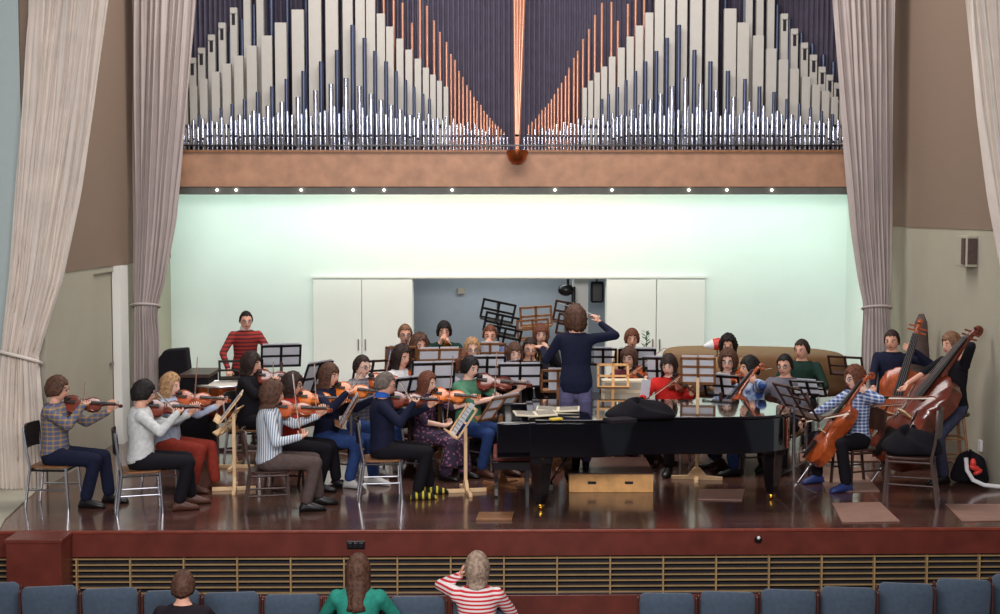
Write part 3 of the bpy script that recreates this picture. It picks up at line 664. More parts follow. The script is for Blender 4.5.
def hand(mb, w, d, n, k, curl=1.0, thumb=1):
    """w wrist, d direction of fingers, n palm normal (finger curl side); thumb=+1/-1 side"""
    d = d.normalized(); n = (n - d * n.dot(d)).normalized(); s = d.cross(n) * thumb
    rot = M((d, s, n)).transposed()
    mb.ell(w + d * .045 * k, (.052 * k, .041 * k, .017 * k), rot, 12, 8, 0)
    for i, (off, ln) in enumerate(((.03, .07), (.011, .078), (-.009, .073), (-.028, .058))):
        p = w + d * .078 * k + s * off * k; ang = 0; pts = [p - d * .02 * k, p]
        for sg, fr in enumerate((.42, .32, .26)):
            ang += curl * (.45 + .12 * i if sg == 0 else .7); q = d * math.cos(ang) + n * math.sin(ang); p = p + q * ln * fr * k; pts.append(p)
        mb.tube(pts, [.0095 * k, .0092 * k, .0085 * k, .0078 * k, .006 * k], 7)
    p = w + d * .03 * k + s * .03 * k; q = (d * .6 + s * .75 + n * .35 * curl).normalized(); p2 = p + q * .035 * k; q2 = (d * .8 + s * .2 + n * .7 * curl).normalized()
    mb.tube([p - q * .015 * k, p, p2, p2 + q2 * .03 * k], [.011 * k, .011 * k, .01 * k, .007 * k], 7)
def ering(c, ax, ay, a, b_, n=20):
    return [c + ax * math.cos(2 * math.pi * i / n) * a + ay * math.sin(2 * math.pi * i / n) * b_ for i in range(n)]
PEOPLE = {}
def person(pid, label, px, ht, z, face, fz=0, pose='sit', hair='short', hcol='hair_dark', top='cloth_navy', legs='cloth_black', shoe='leather_black', instr=None, skin='skin', sleeve=1.0, lean=.0, hyaw=0, hpitch=8, glasses=False, bowt=.35, bowang=10, desc=None, chair='chrome', female=False, group='orchestra players', collar=None, Y=None, vyaw=40, legspread=.12, tail=None, knee=.44, arms=None, varn=None, vdrop=0, kf=None, cellor=None, lenient=False, skirt=False):
    sitH = 1.27
    if Y is None: hp = atZ(px, ht, z)
    else: hp = atY(px, ht, Y); z = hp.z
    full = {'sit': sitH, 'stand': 1.72, 'perch': 1.56}[pose]
    k = (z - fz) / full if kf is None else kf
    if kf is not None and pose != 'stand': pass
    Fv = V((math.cos(R(face)), math.sin(R(face)), 0)); Lv = V((-Fv.y, Fv.x, 0)); U = V((0, 0, 1))
    # spine in local (f, z)
    base = {'sit': .5, 'stand': .93, 'perch': .78}[pose]; th = full - .02
    hc_f = lean * 1.15 + .03
    O = V((hp.x, hp.y, fz)) - Fv * hc_f * k
    def P(f, l, zz): return O + Fv * (f * k) + Lv * (l * k) + U * (zz * k)
    up = full - 1.27 + 0.0 if pose != 'sit' else 0    # torso offset above seated one
    lw = .93 if female else 1.0
    root = empty('person', tuple(O), label, 'person', group); off = V(O)
    pel = P(0, 0, base + .0); neck0 = P(lean * .85, 0, 1.0 + up); headc = P(hc_f, 0, full - .128); neck1 = headc + (P(-.02, 0, 0) - P(0, 0, 0)) - U * .05 * k
    # ---- torso profile: (f, z, halfwidth, halfdepth)
    prof = [(-.01, base - .07, .13, .095), (-.01, base, .17 * lw, .12), (.0, base + .09, .155 * lw, .11), (lean * .3, base + .19, .14 * lw, .105), (lean * .6, .82 + up, .155 * lw, .115), (lean * .8, .91 + up, .17 * lw, .112), (lean * .85, .965 + up, .15 * lw, .095), (lean * .9, 1.01 + up, .095, .07), (lean * .95, 1.06 + up, .058, .056)]
    if pose == 'stand': prof[0] = (-.01, base - .1, .15, .1)
    def torso(mb, g, z1=None, n=20):
        mb.rings([ering(P(f, 0, zz), Lv, Fv, (w + g) * k, (d + g) * k, n) for f, zz, w, d in prof if z1 is None or zz <= z1 + up])
    SH = [P(lean * .82, s * .17 * lw, .945 + up) for s in (1, -1)]   # left, right
    # ---- arms
    tgt = {}; held = []
    if instr in ('violin', 'viola'):
        sc = 1 if instr == 'violin' else 1.12
        vd = (Fv * math.cos(R(vyaw)) + Lv * math.sin(R(vyaw)) - U * (.08 + vdrop)).normalized()
        vo = headc + (Fv * .035 + Lv * .055 - U * .15) * k
        side = vd.cross(U).normalized()      # to player's right of violin
        vz = (U + side * .95).normalized()
        vm = frame_m(vo, vd, vz, sc * .98)
        held.append(('v', vm))
        Lw = vo + vd * .46 * sc - vz * .03 + side * -.02 - vd * .03 - U * .04
        cpt = vo + vd * .19 * sc + vm.col[2].to_3d().normalized() * .06
        bz = vm.col[2].to_3d().normalized(); bd = (side * math.cos(R(bowang)) - bz * math.sin(R(bowang))).normalized()   # towards the hand
        hd = cpt + bd * (.08 + .6 * bowt); held.append(('b', frame_m(hd, -bd, bz)))
        tgt['L'] = (Lw, -U * 1 + Lv * .1, vd * .2 + vz * .9 + U * .2, -side, 1)
        tgt['R'] = (hd - bd * -.02 + bz * .035 - Fv * .0 + (hd - cpt).normalized() * .05, -U * .8 - Lv * .6, (-bz * .6 - bd * .6 + Fv * .2), -bd, 1)
    elif instr == 'cello':
        cs = 1.0
        lowp = P(.56, .0, .27) if cellor is None else P(*cellor[0])
        upp = P(.06, .15, 1.0) if cellor is None else P(*cellor[1])
        vd = (upp - lowp).normalized(); vz = (Fv - Lv * .25 + U * .5); vm = frame_m(lowp, vd, vz, cs * .96); held.append(('c', vm)); bz = vm.col[2].to_3d().normalized(); by = vm.col[1].to_3d().normalized()
        nk = lowp + vd * .95 + bz * .03; tgt['L'] = (nk - vd * .02 - bz * .05 + Lv * .03, Lv * .8 - U * .4, (-Lv * .3 + Fv * .5 + U * .2), -Lv - Fv, -1)
        cp = lowp + vd * .42 + bz * .2; sd = -Lv if by.dot(Lv) > 0 else -Lv; sd = (sd * 1 - vd * .3 - bz * .05); sd = (sd - vd * 0).normalized()
        hd = cp + sd * (.12 + .4 * bowt); held.append(('B', frame_m(hd, -sd, bz))); tgt['R'] = (hd - Fv * .03 + sd * .04 + U * .03, -Lv * .7 - U * .6, (sd * -.1 - U * .5 + Fv * .6), -U, 1)
    elif instr == 'bass':
        lowp = cellor[0]; upp = cellor[1]; vd = (upp - lowp).normalized(); vz = V(cellor[2]); vm = frame_m(lowp, vd, vz, cellor[3]); held.append(('d', vm)); bz = vm.col[2].to_3d().normalized()
        cs = cellor[3]; nk = lowp + vd * 1.36 * cs + bz * .04; tgt['L'] = (nk - bz * .06, Lv * .9 - U * .3, (-Lv * .6 + Fv * .4 + U * .3), -Lv - Fv, -1)
        cp = lowp + vd * .62 * cs + bz * .32 * cs; sd = (-Lv - vd * .15 + Fv * .05).normalized(); hd = cp + sd * (.1 + .4 * bowt); held.append(('B', frame_m(hd, -sd, bz)))
        tgt['R'] = (hd + U * .03 - Fv * .03, -Lv * .8 - U * .5, -U * .8 + Fv * .5, -Lv * .2 + Fv, 1)
    elif instr in ('trumpet', 'flute', 'horn', 'clarinet', 'oboe'):
        mo = headc + (Fv * .105 - U * .06) * k
        if instr == 'flute':
            d = (-Lv * .95 - U * .15 + Fv * .1).normalized(); held.append(('F', frame_m(mo + Fv * .02 - d * .04, d, U)))
            tgt['L'] = (mo + d * .2 + Fv * .06 - U * .03, -U + Lv * .5, -Fv * .4 - Lv * .5 + U * .4, -Fv, 1); tgt['R'] = (mo + d * .4 + Fv * .04 - U * .06, -U - Lv * .6, -Fv * .2 + U * .5 + Lv * .3, -Fv, 1)
        elif instr == 'trumpet':
            d = (Fv - U * .18).normalized(); held.append(('T', frame_m(mo, d, U)))
            tgt['L'] = (mo + d * .17 - U * .06 + Lv * .05, -U * .8 + Lv * .7, Fv * .3 + U * .9 - Lv * .2, -Lv, 1); tgt['R'] = (mo + d * .15 - U * .04 - Lv * .06, -U * .8 - Lv * .7, Fv * .3 + U * .9 + Lv * .2, Lv, 1)
        elif instr == 'horn':
            held.append(('H', frame_m(mo, (Fv - U * .3 - Lv * .1).normalized(), U)))
            tgt['L'] = (mo + Fv * .15 - U * .1 + Lv * .08, -U + Lv * .5, Fv * .4 + U * .6 - Lv * .4, -Lv, 1); tgt['R'] = (mo + Fv * .1 - U * .28 - Lv * .14, -U * .6 - Lv * .7, Fv * .6 + Lv * .3, Lv, 1)
        else:
            d = (Fv * .62 - U * .8).normalized(); held.append(('C', frame_m(mo, d, Fv)))
            tgt['L'] = (mo + d * .2 - U * .02 + Lv * .05, -U * .7 + Lv * .7, Fv * .5 - Lv * .5 + U * .2, -Lv + -Fv, 1); tgt['R'] = (mo + d * .38 - Lv * .05, -U * .7 - Lv * .7, Fv * .5 + Lv * .5 + U * .2, Lv - Fv, 1)
    if arms:
        for q, a in arms.items(): tgt[q] = (P(*a[0]), Fv * a[1][0] + Lv * a[1][1] + U * a[1][2], Fv * a[2][0] + Lv * a[2][1] + U * a[2][2], Fv * a[3][0] + Lv * a[3][1] + U * a[3][2], 1)
    if 'L' not in tgt: tgt['L'] = (P(.3, .12, .62 + up), Lv - Fv * .3, Fv * .8 - Lv * .2, -U, 1)
    if 'R' not in tgt: tgt['R'] = (P(.3, -.12, .62 + up), -Lv - Fv * .3, Fv * .8 + Lv * .2, -U, 1)
    joints = {}
    for q, sh in zip('LR', SH):
        w, hint, fd, pn, _ = tgt[q]; el, w2 = ik(sh, w, .285 * k, .255 * k, hint); joints[q] = (sh, el, w2, fd, pn)
    # ---- legs
    lg = {}
    for q, s in (('L', 1), ('R', -1)):
        if pose == 'sit': hip = P(.0, s * .095, base - .01); kn = P(knee, s * legspread, .47); an = P(knee - .06 + (.1 if s > 0 else -.04), s * (legspread + .01), .09)
        elif pose == 'perch': hip = P(0, s * .09, base - .03); kn = P(.3, s * (legspread + .03), .5); an = P(.22 if s > 0 else .1, s * (legspread + .04), .09 if s > 0 else .3)
        else: hip = P(0, s * .09, base - .03); kn = P(.02 + .02 * s, s * .1, .49); an = P(-.02 + .03 * s, s * .11, .09)
        if cellor is None and instr == 'cello': kn = P(.36, s * .24, .5); an = P(.3, s * .25, .09)
        lg[q] = (hip, kn, an)
    # ---- BODY (skin)
    mb = MB(); torso(mb, -.02)
    mb.cap(neck0 - U * .02, neck1, .056 * k * lw, .053 * k * lw)
    for q in 'LR':
        sh, el, w, fd, pn = joints[q]; mb.cap(sh, el, .045 * k, .036 * k); mb.cap(el, w, .037 * k, .025 * k)
        hip, kn, an = lg[q]; mb.cap(hip, kn, .075 * k, .05 * k); mb.cap(kn, an, .05 * k, .034 * k)
    me = remesh(mb, .014, 3, off)
    hr = M((Fv, Lv, U)).transposed() @ M.Rotation(R(hyaw), 3, 'Z') @ M.Rotation(R(hpitch), 3, 'Y')
    hk = (1 - (1 - k) * .5) if k < 1 else 1 + (k - 1) * .3
    xb = MB(); head_mesh(xb, headc, hr, hk)
    for q in 'LR':
        sh, el, w, fd, pn = joints[q]; hand(xb, w, fd, pn, hk * (.93 if female else 1), thumb=1 if q == 'R' else -1)
        xb.cap(w - (w - el).normalized() * .03, w + fd.normalized() * .015, .026 * k, .026 * k)
    bm = bmesh.new(); bm.from_mesh(me); n0 = len(bm.faces)
    bv = [bm.verts.new(p - off) for p in xb.v]
    for fc, mi in zip(xb.f, xb.m):
        fa = bm.faces.new([bv[i] for i in fc]); fa.material_index = mi; fa.smooth = True
    bmesh.ops.recalc_face_normals(bm, faces=bm.faces); me2 = bpy.data.meshes.new('body'); bm.to_mesh(me2); bm.free()
    link_mesh('body', me2, [skin, 'eye_white', 'iris', 'lip', hcol], root)
    # ---- hair
    hm = hair_mesh(headc, hr, hk, HS[hair]); ho = hm.build('hair', hcol, root, smooth=180)
    # ---- top
    nm = 'shirt'; mb = MB()
    torso(mb, .014, 1.03)
    for q in 'LR':
        sh, el, w, fd, pn = joints[q]; ew = el + (w - el) * (sleeve - .08 if sleeve > .5 else .0)
        mb.ell(sh - U * .01 * k, (.062 * k, .062 * k, .062 * k)); mb.cap(sh, el, .06 * k, .05 * k)
        if sleeve > .5: mb.cap(el, ew, .049 * k, .036 * k)
    link_mesh(nm, remesh(mb, .014, 4, off), [top], root)
    if collar:
        mb = MB(); c0 = P(lean * .95, 0, 1.045 + up); rr = [ering(c0 - U * .02 * k, Lv, Fv, .085 * k, .078 * k), ering(c0 + U * .015 * k, Lv, Fv, .07 * k, .068 * k), ering(c0 + U * .03 * k, Lv, Fv, .058 * k, .06 * k)]; mb.rings(rr); mb.build('collar', collar, root, smooth=60)
    # ---- trousers / skirt
    mb = MB(); g = .012
    mb.rings([ering(P(-.01, 0, base - .085), Lv, Fv, .14 * k, .11 * k), ering(P(-.01, 0, base), Lv, Fv, (.175 * lw + g) * k, .13 * k), ering(P(0, 0, base + .1), Lv, Fv, (.16 * lw) * k, .115 * k)])
    for q in 'LR':
        hip, kn, an = lg[q]; mb.cap(hip, kn, .093 * k, .068 * k); mb.cap(kn, an + (kn - an).normalized() * .03, .066 * k, (.062 if not skirt else .09) * k)
    if skirt:
        mb.rings([ering((lg['L'][0] + lg['R'][0]) / 2, Lv, U, .19 * k, .1 * k), ering((lg['L'][1] + lg['R'][1]) / 2, Lv, U, .21 * k, .09 * k)]); mb.rings([ering((lg['L'][1] + lg['R'][1]) / 2 + Fv * .0, Lv, Fv, .22 * k, .1 * k), ering((lg['L'][2] + lg['R'][2]) / 2 + U * .08, Lv, Fv, .27 * k, .14 * k)])
    link_mesh('skirt' if skirt else 'trousers', remesh(mb, .015, 4, off), [legs], root)
    # ---- shoes
    for q in 'LR':
        hip, kn, an = lg[q]; a = V((an.x, an.y, an.z)); mb = MB(); pr = [(-.07, .02, .028), (-.05, .045, .034), (.0, .06, .036), (.06, .045, .042), (.12, .033, .045), (.17, .026, .038), (.195, .012, .02)]
        zf = an.z - .09 * k
        rr = []
        for fx, hh, ww in pr:
            rr.append([a * 1 + Fv * fx * k + Lv * math.cos(t) * ww * k + U * ((zf - a.z) + hh * k + math.sin(t) * hh * k) for t in [2 * math.pi * i / 12 for i in range(12)]])
        mb.rings(rr); mb.cap(a + U * .0, a + U * .02, .042 * k, .045 * k); mb.build('shoe', shoe, root, smooth=60)
    if glasses:
        mb = MB()
        def at(f, l, u): return headc + hr @ V((f, l, u)) * hk
        for s in (-1, 1):
            pts = [at(.1, s * .033 + .022 * math.cos(t), .006 + .018 * math.sin(t)) for t in [2 * math.pi * i / 14 for i in range(15)]]; mb.tube(pts, .0022, 5); mb.tube([at(.098, s * .054, .01), at(.0, s * .082, .01)], .002, 5)
            mb.add([at(.0995, s * .033 + .02 * math.cos(2 * math.pi * i / 12), .006 + .016 * math.sin(2 * math.pi * i / 12)) for i in range(12)], [tuple(range(12))], 1)
        mb.tube([at(.1, -.012, .01), at(.1, .012, .01)], .002, 5); mb.build('glasses', ['ebony', 'lens'], root)
    d = desc or label
    PEOPLE[pid] = dict(O=O, k=k, F=Fv, L=Lv, d=d, head=headc, fz=fz, joints=joints, root=root)
    # ---- instruments
    for t, mw in held:
        if t == 'v':
            mm = {'varnish': varn} if varn else None
            v = dup(VIO, mw=mw, label=('viola' if instr == 'viola' else 'violin') + ' held under the chin of the ' + d, group='violins and violas being played', mats=mm)
        if t == 'b': dup(BOW, mw=mw, label='thin bow drawn across the violin by the ' + d, group='violin bows')
        if t == 'B': dup(BOWB, mw=mw, label='bow held across the strings by the ' + d, group='cello and bass bows')
        if t == 'c': dup(CEL, mw=mw, label='brown cello held between the knees of the ' + d, group='cellos', mats={'varnish': varn} if varn else None)
        if t == 'd': dup(BAS, mw=mw, label='large double bass leaning against the ' + d, group='double basses', mats={'varnish_dark': varn} if varn else None)
        if t == 'F': wind('flute', mw, 'silver flute at the lips of the ' + d)
        if t == 'T': wind('trumpet', mw, 'brass trumpet at the lips of the ' + d)
        if t == 'H': wind('french_horn', mw, 'gold french horn held by the ' + d)
        if t == 'C': wind('clarinet', mw, 'black clarinet at the lips of the ' + d)
    if chair and pose == 'sit':
        src = CH_CHROME if chair == 'chrome' else CH_WOOD
        dup(src, loc=tuple(P(-.01, 0, 0)), rz=R(face), sc=k * .9, label=('chrome-legged chair' if chair == 'chrome' else 'dark wooden chair') + ' under the ' + d, group='chairs of the players')
    return root
def wind(kind, mw, label):
    r = empty(kind, (0, 0, 0), label, kind.replace('_', ' '))
    if kind == 'flute':
        b = MB(); b.tube([(0, 0, 0), (.6, 0, 0)], .0095, 8); b.ell((.05, 0, .01), (.014, .009, .004)); b.build('tube', 'chrome', r, smooth=40)
        b = MB()
        for i in range(9): b.lathe([(.001, 0), (.008, 0), (.008, .005), (.001, .005)], (.2 + i * .035, 0, .01), 8)
        b.build('keys', 'steel_grey', r, smooth=40)
    elif kind == 'trumpet':
        b = MB(); b.tube([(0, 0, 0), (.015, 0, 0), (.02, 0, 0)], [.012, .008, .005], 10); b.build('mouthpiece', 'chrome', r, smooth=40)
        b = MB(); b.tube([(.02, 0, 0), (.36, 0, 0), (.39, 0, -.02), (.39, 0, -.07), (.36, 0, -.09), (.12, 0, -.09), (.09, 0, -.075), (.09, 0, -.03)], .0065, 8); b.tube([(.1, .012, 0), (.3, .012, 0), (.38, .012, 0), (.43, .012, 0), (.46, .012, 0), (.475, .012, 0)], [.007, .009, .015, .026, .042, .06], 16); b.build('tubing', 'brass', r, smooth=50)
        for i in range(3): b = MB(); b.bar((.19 + i * .028, 0, -.11), (.19 + i * .028, 0, .03), .011, 10); b.bar((.19 + i * .028, 0, .03), (.19 + i * .028, 0, .05), .004, 6); b.build('valve', 'brass', r, smooth=40)
    elif kind == 'french_horn':
        b = MB()
        pts = [(.0, 0, 0), (.15, 0, -.02)]
        for i in range(26): a = i / 25 * 4 * math.pi; rr = .13 - .02 * i / 25; pts.append((.16 + rr * math.sin(a) * 1.0, .004 * i - .05, -.15 + rr * math.cos(a)))
        b.tube(pts, .008, 8); b.tube([(.1, -.06, -.26), (.05, -.1, -.28), (.0, -.16, -.3), (-.04, -.2, -.31)], [.012, .03, .075, .15], 20); b.build('tubing', 'brass', r, smooth=50)
        for i in range(3): b = MB(); b.bar((.12 + i * .035, .02, -.18), (.12 + i * .035, .02, -.1), .015, 10); b.build('valve', 'chrome', r, smooth=40)
    else:
        b = MB(); b.tube([(0, 0, 0), (.04, 0, 0), (.07, 0, 0), (.5, 0, 0), (.56, 0, 0), (.6, 0, 0)], [.004, .009, .012, .013, .018, .03], 12); b.build('tube', 'ebony', r, smooth=40)
        b = MB()
        for i in range(8): b.lathe([(.001, 0), (.009, 0), (.009, .004), (.001, .004)], (.14 + i * .045, 0, .014), 8)
        b.build('keys', 'chrome', r, smooth=40)
    r.matrix_world = mw; return r

exec_people = True
# pid, label, px, headtop py, head z ...
person('p1', 'young violinist in a blue-grey shirt with yellow plaid sleeves, seated at the far left', 57, 376, 1.26, -4, hair='bowl', hcol='hair_brown', top='cloth_yellow_plaid', legs='cloth_navy', instr='violin', glasses=True, desc='player with yellow plaid sleeves', bowt=.1, vyaw=20, varn='varnish_dark', hyaw=8)
person('p2', 'black-haired violinist in a white knitted sweater with back half turned', 143, 380, 1.25, 18, hair='bowl', hcol='hair_black', top='cloth_white_knit', legs='cloth_black', instr='violin', desc='black-haired player in white sweater', bowt=.35, vyaw=10, varn='varnish_dark', shoe='leather_brown', hpitch=14)
person('p3', 'long-haired blond violinist in pale blue blouse and red trousers', 170, 373, 1.2, -14, hair='long', hcol='hair_blond', top='cloth_pale_blue', legs='cloth_brick', instr='violin', skin='skin_pale', desc='blond player in red trousers', female=True, bowt=.1, vyaw=26, bowang=30, shoe='leather_brown', hpitch=14)
person('p4', 'brown-haired violinist in black seated in front of the kettledrums', 251, 352, 1.27, -10, hair='bob', hcol='hair_dark', top='cloth_black', legs='cloth_black', instr='violin', desc='player in black before the kettledrums', female=True, vyaw=20, bowt=.3, varn='varnish_dark')
person('p5', 'long-haired violinist in a blue and white striped shirt seated sideways', 272, 381, 1.24, 12, hair='shag', hcol='hair_brown', top='cloth_blue_stripe', legs='cloth_taupe', instr='violin', desc='player in striped shirt', bowt=.42, vyaw=8, bowang=35, shoe='leather_black', chair='wood', hpitch=12)
person('p6', 'bespectacled violinist in a red shirt and black trousers', 292, 373, 1.2, -4, hair='shag', hcol='hair_dark', top='cloth_red_shirt', legs='cloth_black', instr='violin', glasses=True, desc='bespectacled player in red shirt', bowt=.25, vyaw=16, varn='varnish_gold', chair='wood', bowang=30)
person('p7', 'violinist with brown fringe in a navy top and blue jeans', 329, 363, 1.27, -24, hair='longb', hcol='hair_brown', top='cloth_navy', legs='cloth_jeans', instr='violin', desc='brown-fringed player in navy top', female=True, vyaw=20, varn='varnish_gold', shoe='shoe_white', chair='wood', bowt=.2)
person('p8', 'dark-haired violinist in a grey plaid cardigan with hair tied back', 362, 355, 1.27, -40, hair='short', hcol='hair_dark', top='cloth_grey_plaid', legs='cloth_jeans', instr='violin', glasses=True, skin='skin_pale', desc='player in grey plaid cardigan', female=True, vyaw=38, bowang=30, bowt=.3, shoe='shoe_white')
person('p9', 'grey-haired violinist in navy sweater with blue collar and black-yellow shoes', 385, 372, 1.26, 8, hair='short', hcol='hair_grey', top='cloth_navy', legs='cloth_black', instr='violin', collar='cloth_bright_blue', glasses=True, desc='player in navy sweater and blue collar', bowt=.25, vyaw=6, shoe='shoe_stripe', chair='chrome', hpitch=16, varn='varnish_dark')
person('p10', 'long auburn-haired violinist in a dark floral dress', 427, 372, 1.13, -26, hair='long', hcol='hair_auburn', top='cloth_floral', legs='cloth_floral', instr='violin', desc='auburn-haired player in floral dress', female=True, vyaw=24, bowt=.4, bowang=45, varn='varnish_gold', skirt=True, skin='skin_pale', sleeve=.5, hpitch=14)
person('p11', 'dark-haired violinist in a green shirt and blue jeans', 470, 356, 1.27, -44, hair='bowl', hcol='hair_black', top='cloth_green', legs='cloth_jeans', instr='viola', desc='player in green shirt', vyaw=45, bowang=30, bowt=.32, varn='varnish_dark', shoe='leather_brown', sleeve=.5, hpitch=14, skin='skin_pale')
person('p12', 'curly dark-haired violinist in a white shirt behind the papered stands', 402, 346, 1.3, -45, hair='curlylong', hcol='hair_dark', top='cloth_white', legs='cloth_dark', instr='violin', desc='curly-haired player in white shirt', female=True, vyaw=40, bowt=.2, bowang=20)
person('p13', 'curly brown-haired player in black between two music stands', 419, 334, 1.37, -60, hair='curlylong', hcol='hair_brown', top='cloth_black', legs='cloth_black', instr='viola', desc='curly brown-haired player in black', female=True, vyaw=30)
person('p14', 'fair-haired boy with glasses behind a brown wooden music stand', 405, 324, 1.45, -80, fz=.18, hair='short', hcol='hair_light', top='cloth_slate', legs='cloth_dark', instr='clarinet', glasses=True, desc='boy with glasses in the back row')
person('p15', 'black-haired trumpeter in a dark jacket in front of the grey alcove', 444, 321, 1.48, -85, fz=.18, hair='bowl', hcol='hair_black', top='cloth_dark_green', legs='cloth_dark', instr='trumpet', desc='black-haired player in dark jacket')
person('p16', 'blond long-haired player with glasses left of the blue-shirted trumpeter', 472, 337, 1.38, -80, hair='long', hcol='hair_blond', top='cloth_slate', legs='cloth_dark', instr='clarinet', glasses=True, desc='blond player with glasses', female=True, skin='skin_pale')
person('p17', 'auburn-haired player partly hidden behind the green-shirted violinist', 460, 349, 1.28, -40, hair='longb', hcol='hair_auburn', top='cloth_light_grey', legs='cloth_dark', instr='viola', desc='auburn-haired player behind the green shirt', female=True)
person('p18', 'trumpeter in a blue shirt with reddish hair in the back row', 490, 325, 1.44, -90, fz=.18, hair='short', hcol='hair_auburn', top='cloth_blue_grey', legs='cloth_dark', instr='trumpet', desc='trumpeter in blue shirt')
person('p19', 'long brown-haired flautist with fringe left of the conductor', 515, 342, 1.33, -80, hair='longb', hcol='hair_brown', top='cloth_dark', legs='cloth_dark', instr='flute', desc='flautist with long brown fringe', female=True, skin='skin_pale')
person('p20', 'dark-haired player in black beside the long-haired flautist', 530, 337, 1.37, -85, hair='short', hcol='hair_dark', top='cloth_black', legs='cloth_dark', instr='clarinet', glasses=True, desc='dark-haired player beside the flautist')
person('p21', 'auburn-haired horn player in black behind the conductor\'s outstretched arm', 541, 324, 1.46, -88, fz=.18, hair='bob', hcol='hair_auburn', top='cloth_black', legs='cloth_dark', instr='horn', desc='auburn-haired horn player', female=True, skin='skin_pale')
person('p22', 'brown-haired player behind black stands right of the conductor', 632, 329, 1.39, -92, fz=.18, hair='bowl', hcol='hair_auburn', top='cloth_tan', legs='cloth_dark', instr='clarinet', desc='brown-haired player in tan in the back row')
person('p23', 'fringed brown-haired violist in maroon right of the conductor', 629, 347, 1.28, -110, hair='bob', hcol='hair_brown', top='cloth_maroon', legs='cloth_dark', instr='viola', desc='fringed player in maroon', female=True, skin='skin_pale', vyaw=30, bowang=30)
person('p24', 'long dark-haired violist in a bright red sweater behind the grand piano', 669, 354, 1.27, -112, hair='longb', hcol='hair_dark', top='cloth_red', legs='cloth_dark', instr='viola', desc='player in bright red sweater', female=True, skin='skin_pale', vyaw=35, bowang=30, bowt=.55, varn='varnish_dark', hpitch=14)
person('p25', 'black-haired man in tan jacket behind the curly-haired player', 728, 335, 1.31, -100, hair='curly', hcol='hair_black', top='cloth_tan', legs='cloth_dark', desc='man in tan jacket', chair='wood')
person('p26', 'curly-haired player with glasses and a white shirt behind the blue-jacketed cellist', 728, 350, 1.27, -105, hair='curly', hcol='hair_brown', top='cloth_white', legs='cloth_dark', instr='viola', glasses=True, desc='curly-haired player with glasses', skin='skin_pale', vyaw=30)
person('p27', 'black-haired cellist in a blue tie-dye jacket and jeans behind the piano', 750, 356, 1.27, -168, hair='bowl', hcol='hair_black', top='cloth_tie_dye', legs='cloth_jeans', instr='cello', desc='cellist in blue tie-dye jacket', chair='wood')
person('p28', 'man in a grey shirt with glasses right of the blue-jacketed cellist', 785, 354, 1.27, -120, hair='short', hcol='hair_black', top='cloth_grey', legs='cloth_dark', instr=None, glasses=True, desc='man in grey shirt')
person('p29', 'young man in a dark green sweater seated in front of the brown cover', 802, 339, 1.3, -110, hair='short', hcol='hair_dark', top='cloth_dark_green', legs='cloth_black', desc='man in dark green sweater', hyaw=-20)
person('p30', 'brown-haired cellist with glasses in a blue checked blouse', 855, 366, 1.25, -158, hair='shag', hcol='hair_auburn', top='cloth_blue_check', legs='cloth_black', instr='cello', glasses=True, desc='cellist in checked blouse', shoe='shoe_blue', female=True, chair='wood', skin='skin_pale')
person('p31', 'dark-haired bass player in a navy sweater beside the right curtain', 892, 330, 1.5, -118, pose='perch', hair='short', hcol='hair_dark', top='cloth_navy', legs='cloth_dark', instr='bass', cellor=(atY(882, 458, 3.0), atY(919, 328, 3.25), (-.5, -1, 0), .93), desc='bassist in navy sweater', varn='varnish')
person('p32', 'fair-haired bass player in dark sweater perched on a tall wooden stool', 952, 332, 1.577, -160, pose='perch', hair='bowl', hcol='hair_light', top='cloth_black', legs='cloth_slate', instr='bass', cellor=(atY(884, 464, 1.95), atY(981, 332, 2.2), (-1, -.45, 0), 1.02), desc='bassist on tall stool', sleeve=.45)
person('timp', 'timpanist in a red plaid shirt standing against the white wall', 246, 312, 1.6, -72, Y=5.05, pose='stand', kf=.93, hair='crop', hcol='hair_black', top='cloth_red_plaid', legs='cloth_dark', glasses=True, desc='timpanist', collar='cloth_white', lean=.12, group='standing musicians', arms={'L': ((.34, .2, .98), (-.3, .9, 0), (.7, 0, -.5), (0, 0, -1)), 'R': ((.3, -.26, .95), (-.3, -.9, 0), (.7, 0, -.5), (0, 0, -1))})
c = atZ(573, 308, 1.85)
person('cond', 'conductor in navy sweater and grey trousers, back turned, arms spread with baton', 576, 308, 1.85, 88, fz=.2, pose='stand', hair='mop', hcol='hair_brown', top='cloth_navy', legs='cloth_purple_grey', desc='conductor', lean=.09, group='standing musicians', hyaw=12,
       arms={'L': ((.35, .36, 1.27), (-.3, .4, -1), (.5, .8, .1), (0, 0, -1)), 'R': ((.33, -.26, 1.55), (-.2, -1.0, -.35), (.1, .6, .9), (.4, .9, 0))})
# audience in the hall
HF = -1.12
for pid, lab, px, ht, kw in (('a1', 'listener in a dark coat with pinned-up brown hair, seated at the lower left', 183, 567, dict(hair='short', hcol='hair_brown', top='cloth_dark', kf=.97)),
                             ('a2', 'listener with long brown hair and a green top seen from behind', 358, 555, dict(hair='very_long', hcol='hair_brown', top='cloth_teal')),
                             ('a3', 'listener with ash-blond bob in a red and white striped top, hand at her face', 477, 553, dict(hair='bob', hcol='hair_ash', top='cloth_red_stripe', female=True, arms={'L': ((.1, .13, 1.07), (.6, .8, -.6), (-.1, -.25, .9), (-.1, -1, 0)), }))):
    person(pid, lab, px, ht, HF + 1.26, 90, fz=HF, chair=None, group='listeners in the front row', desc=lab, legs='cloth_dark', lean=.0, **kw)
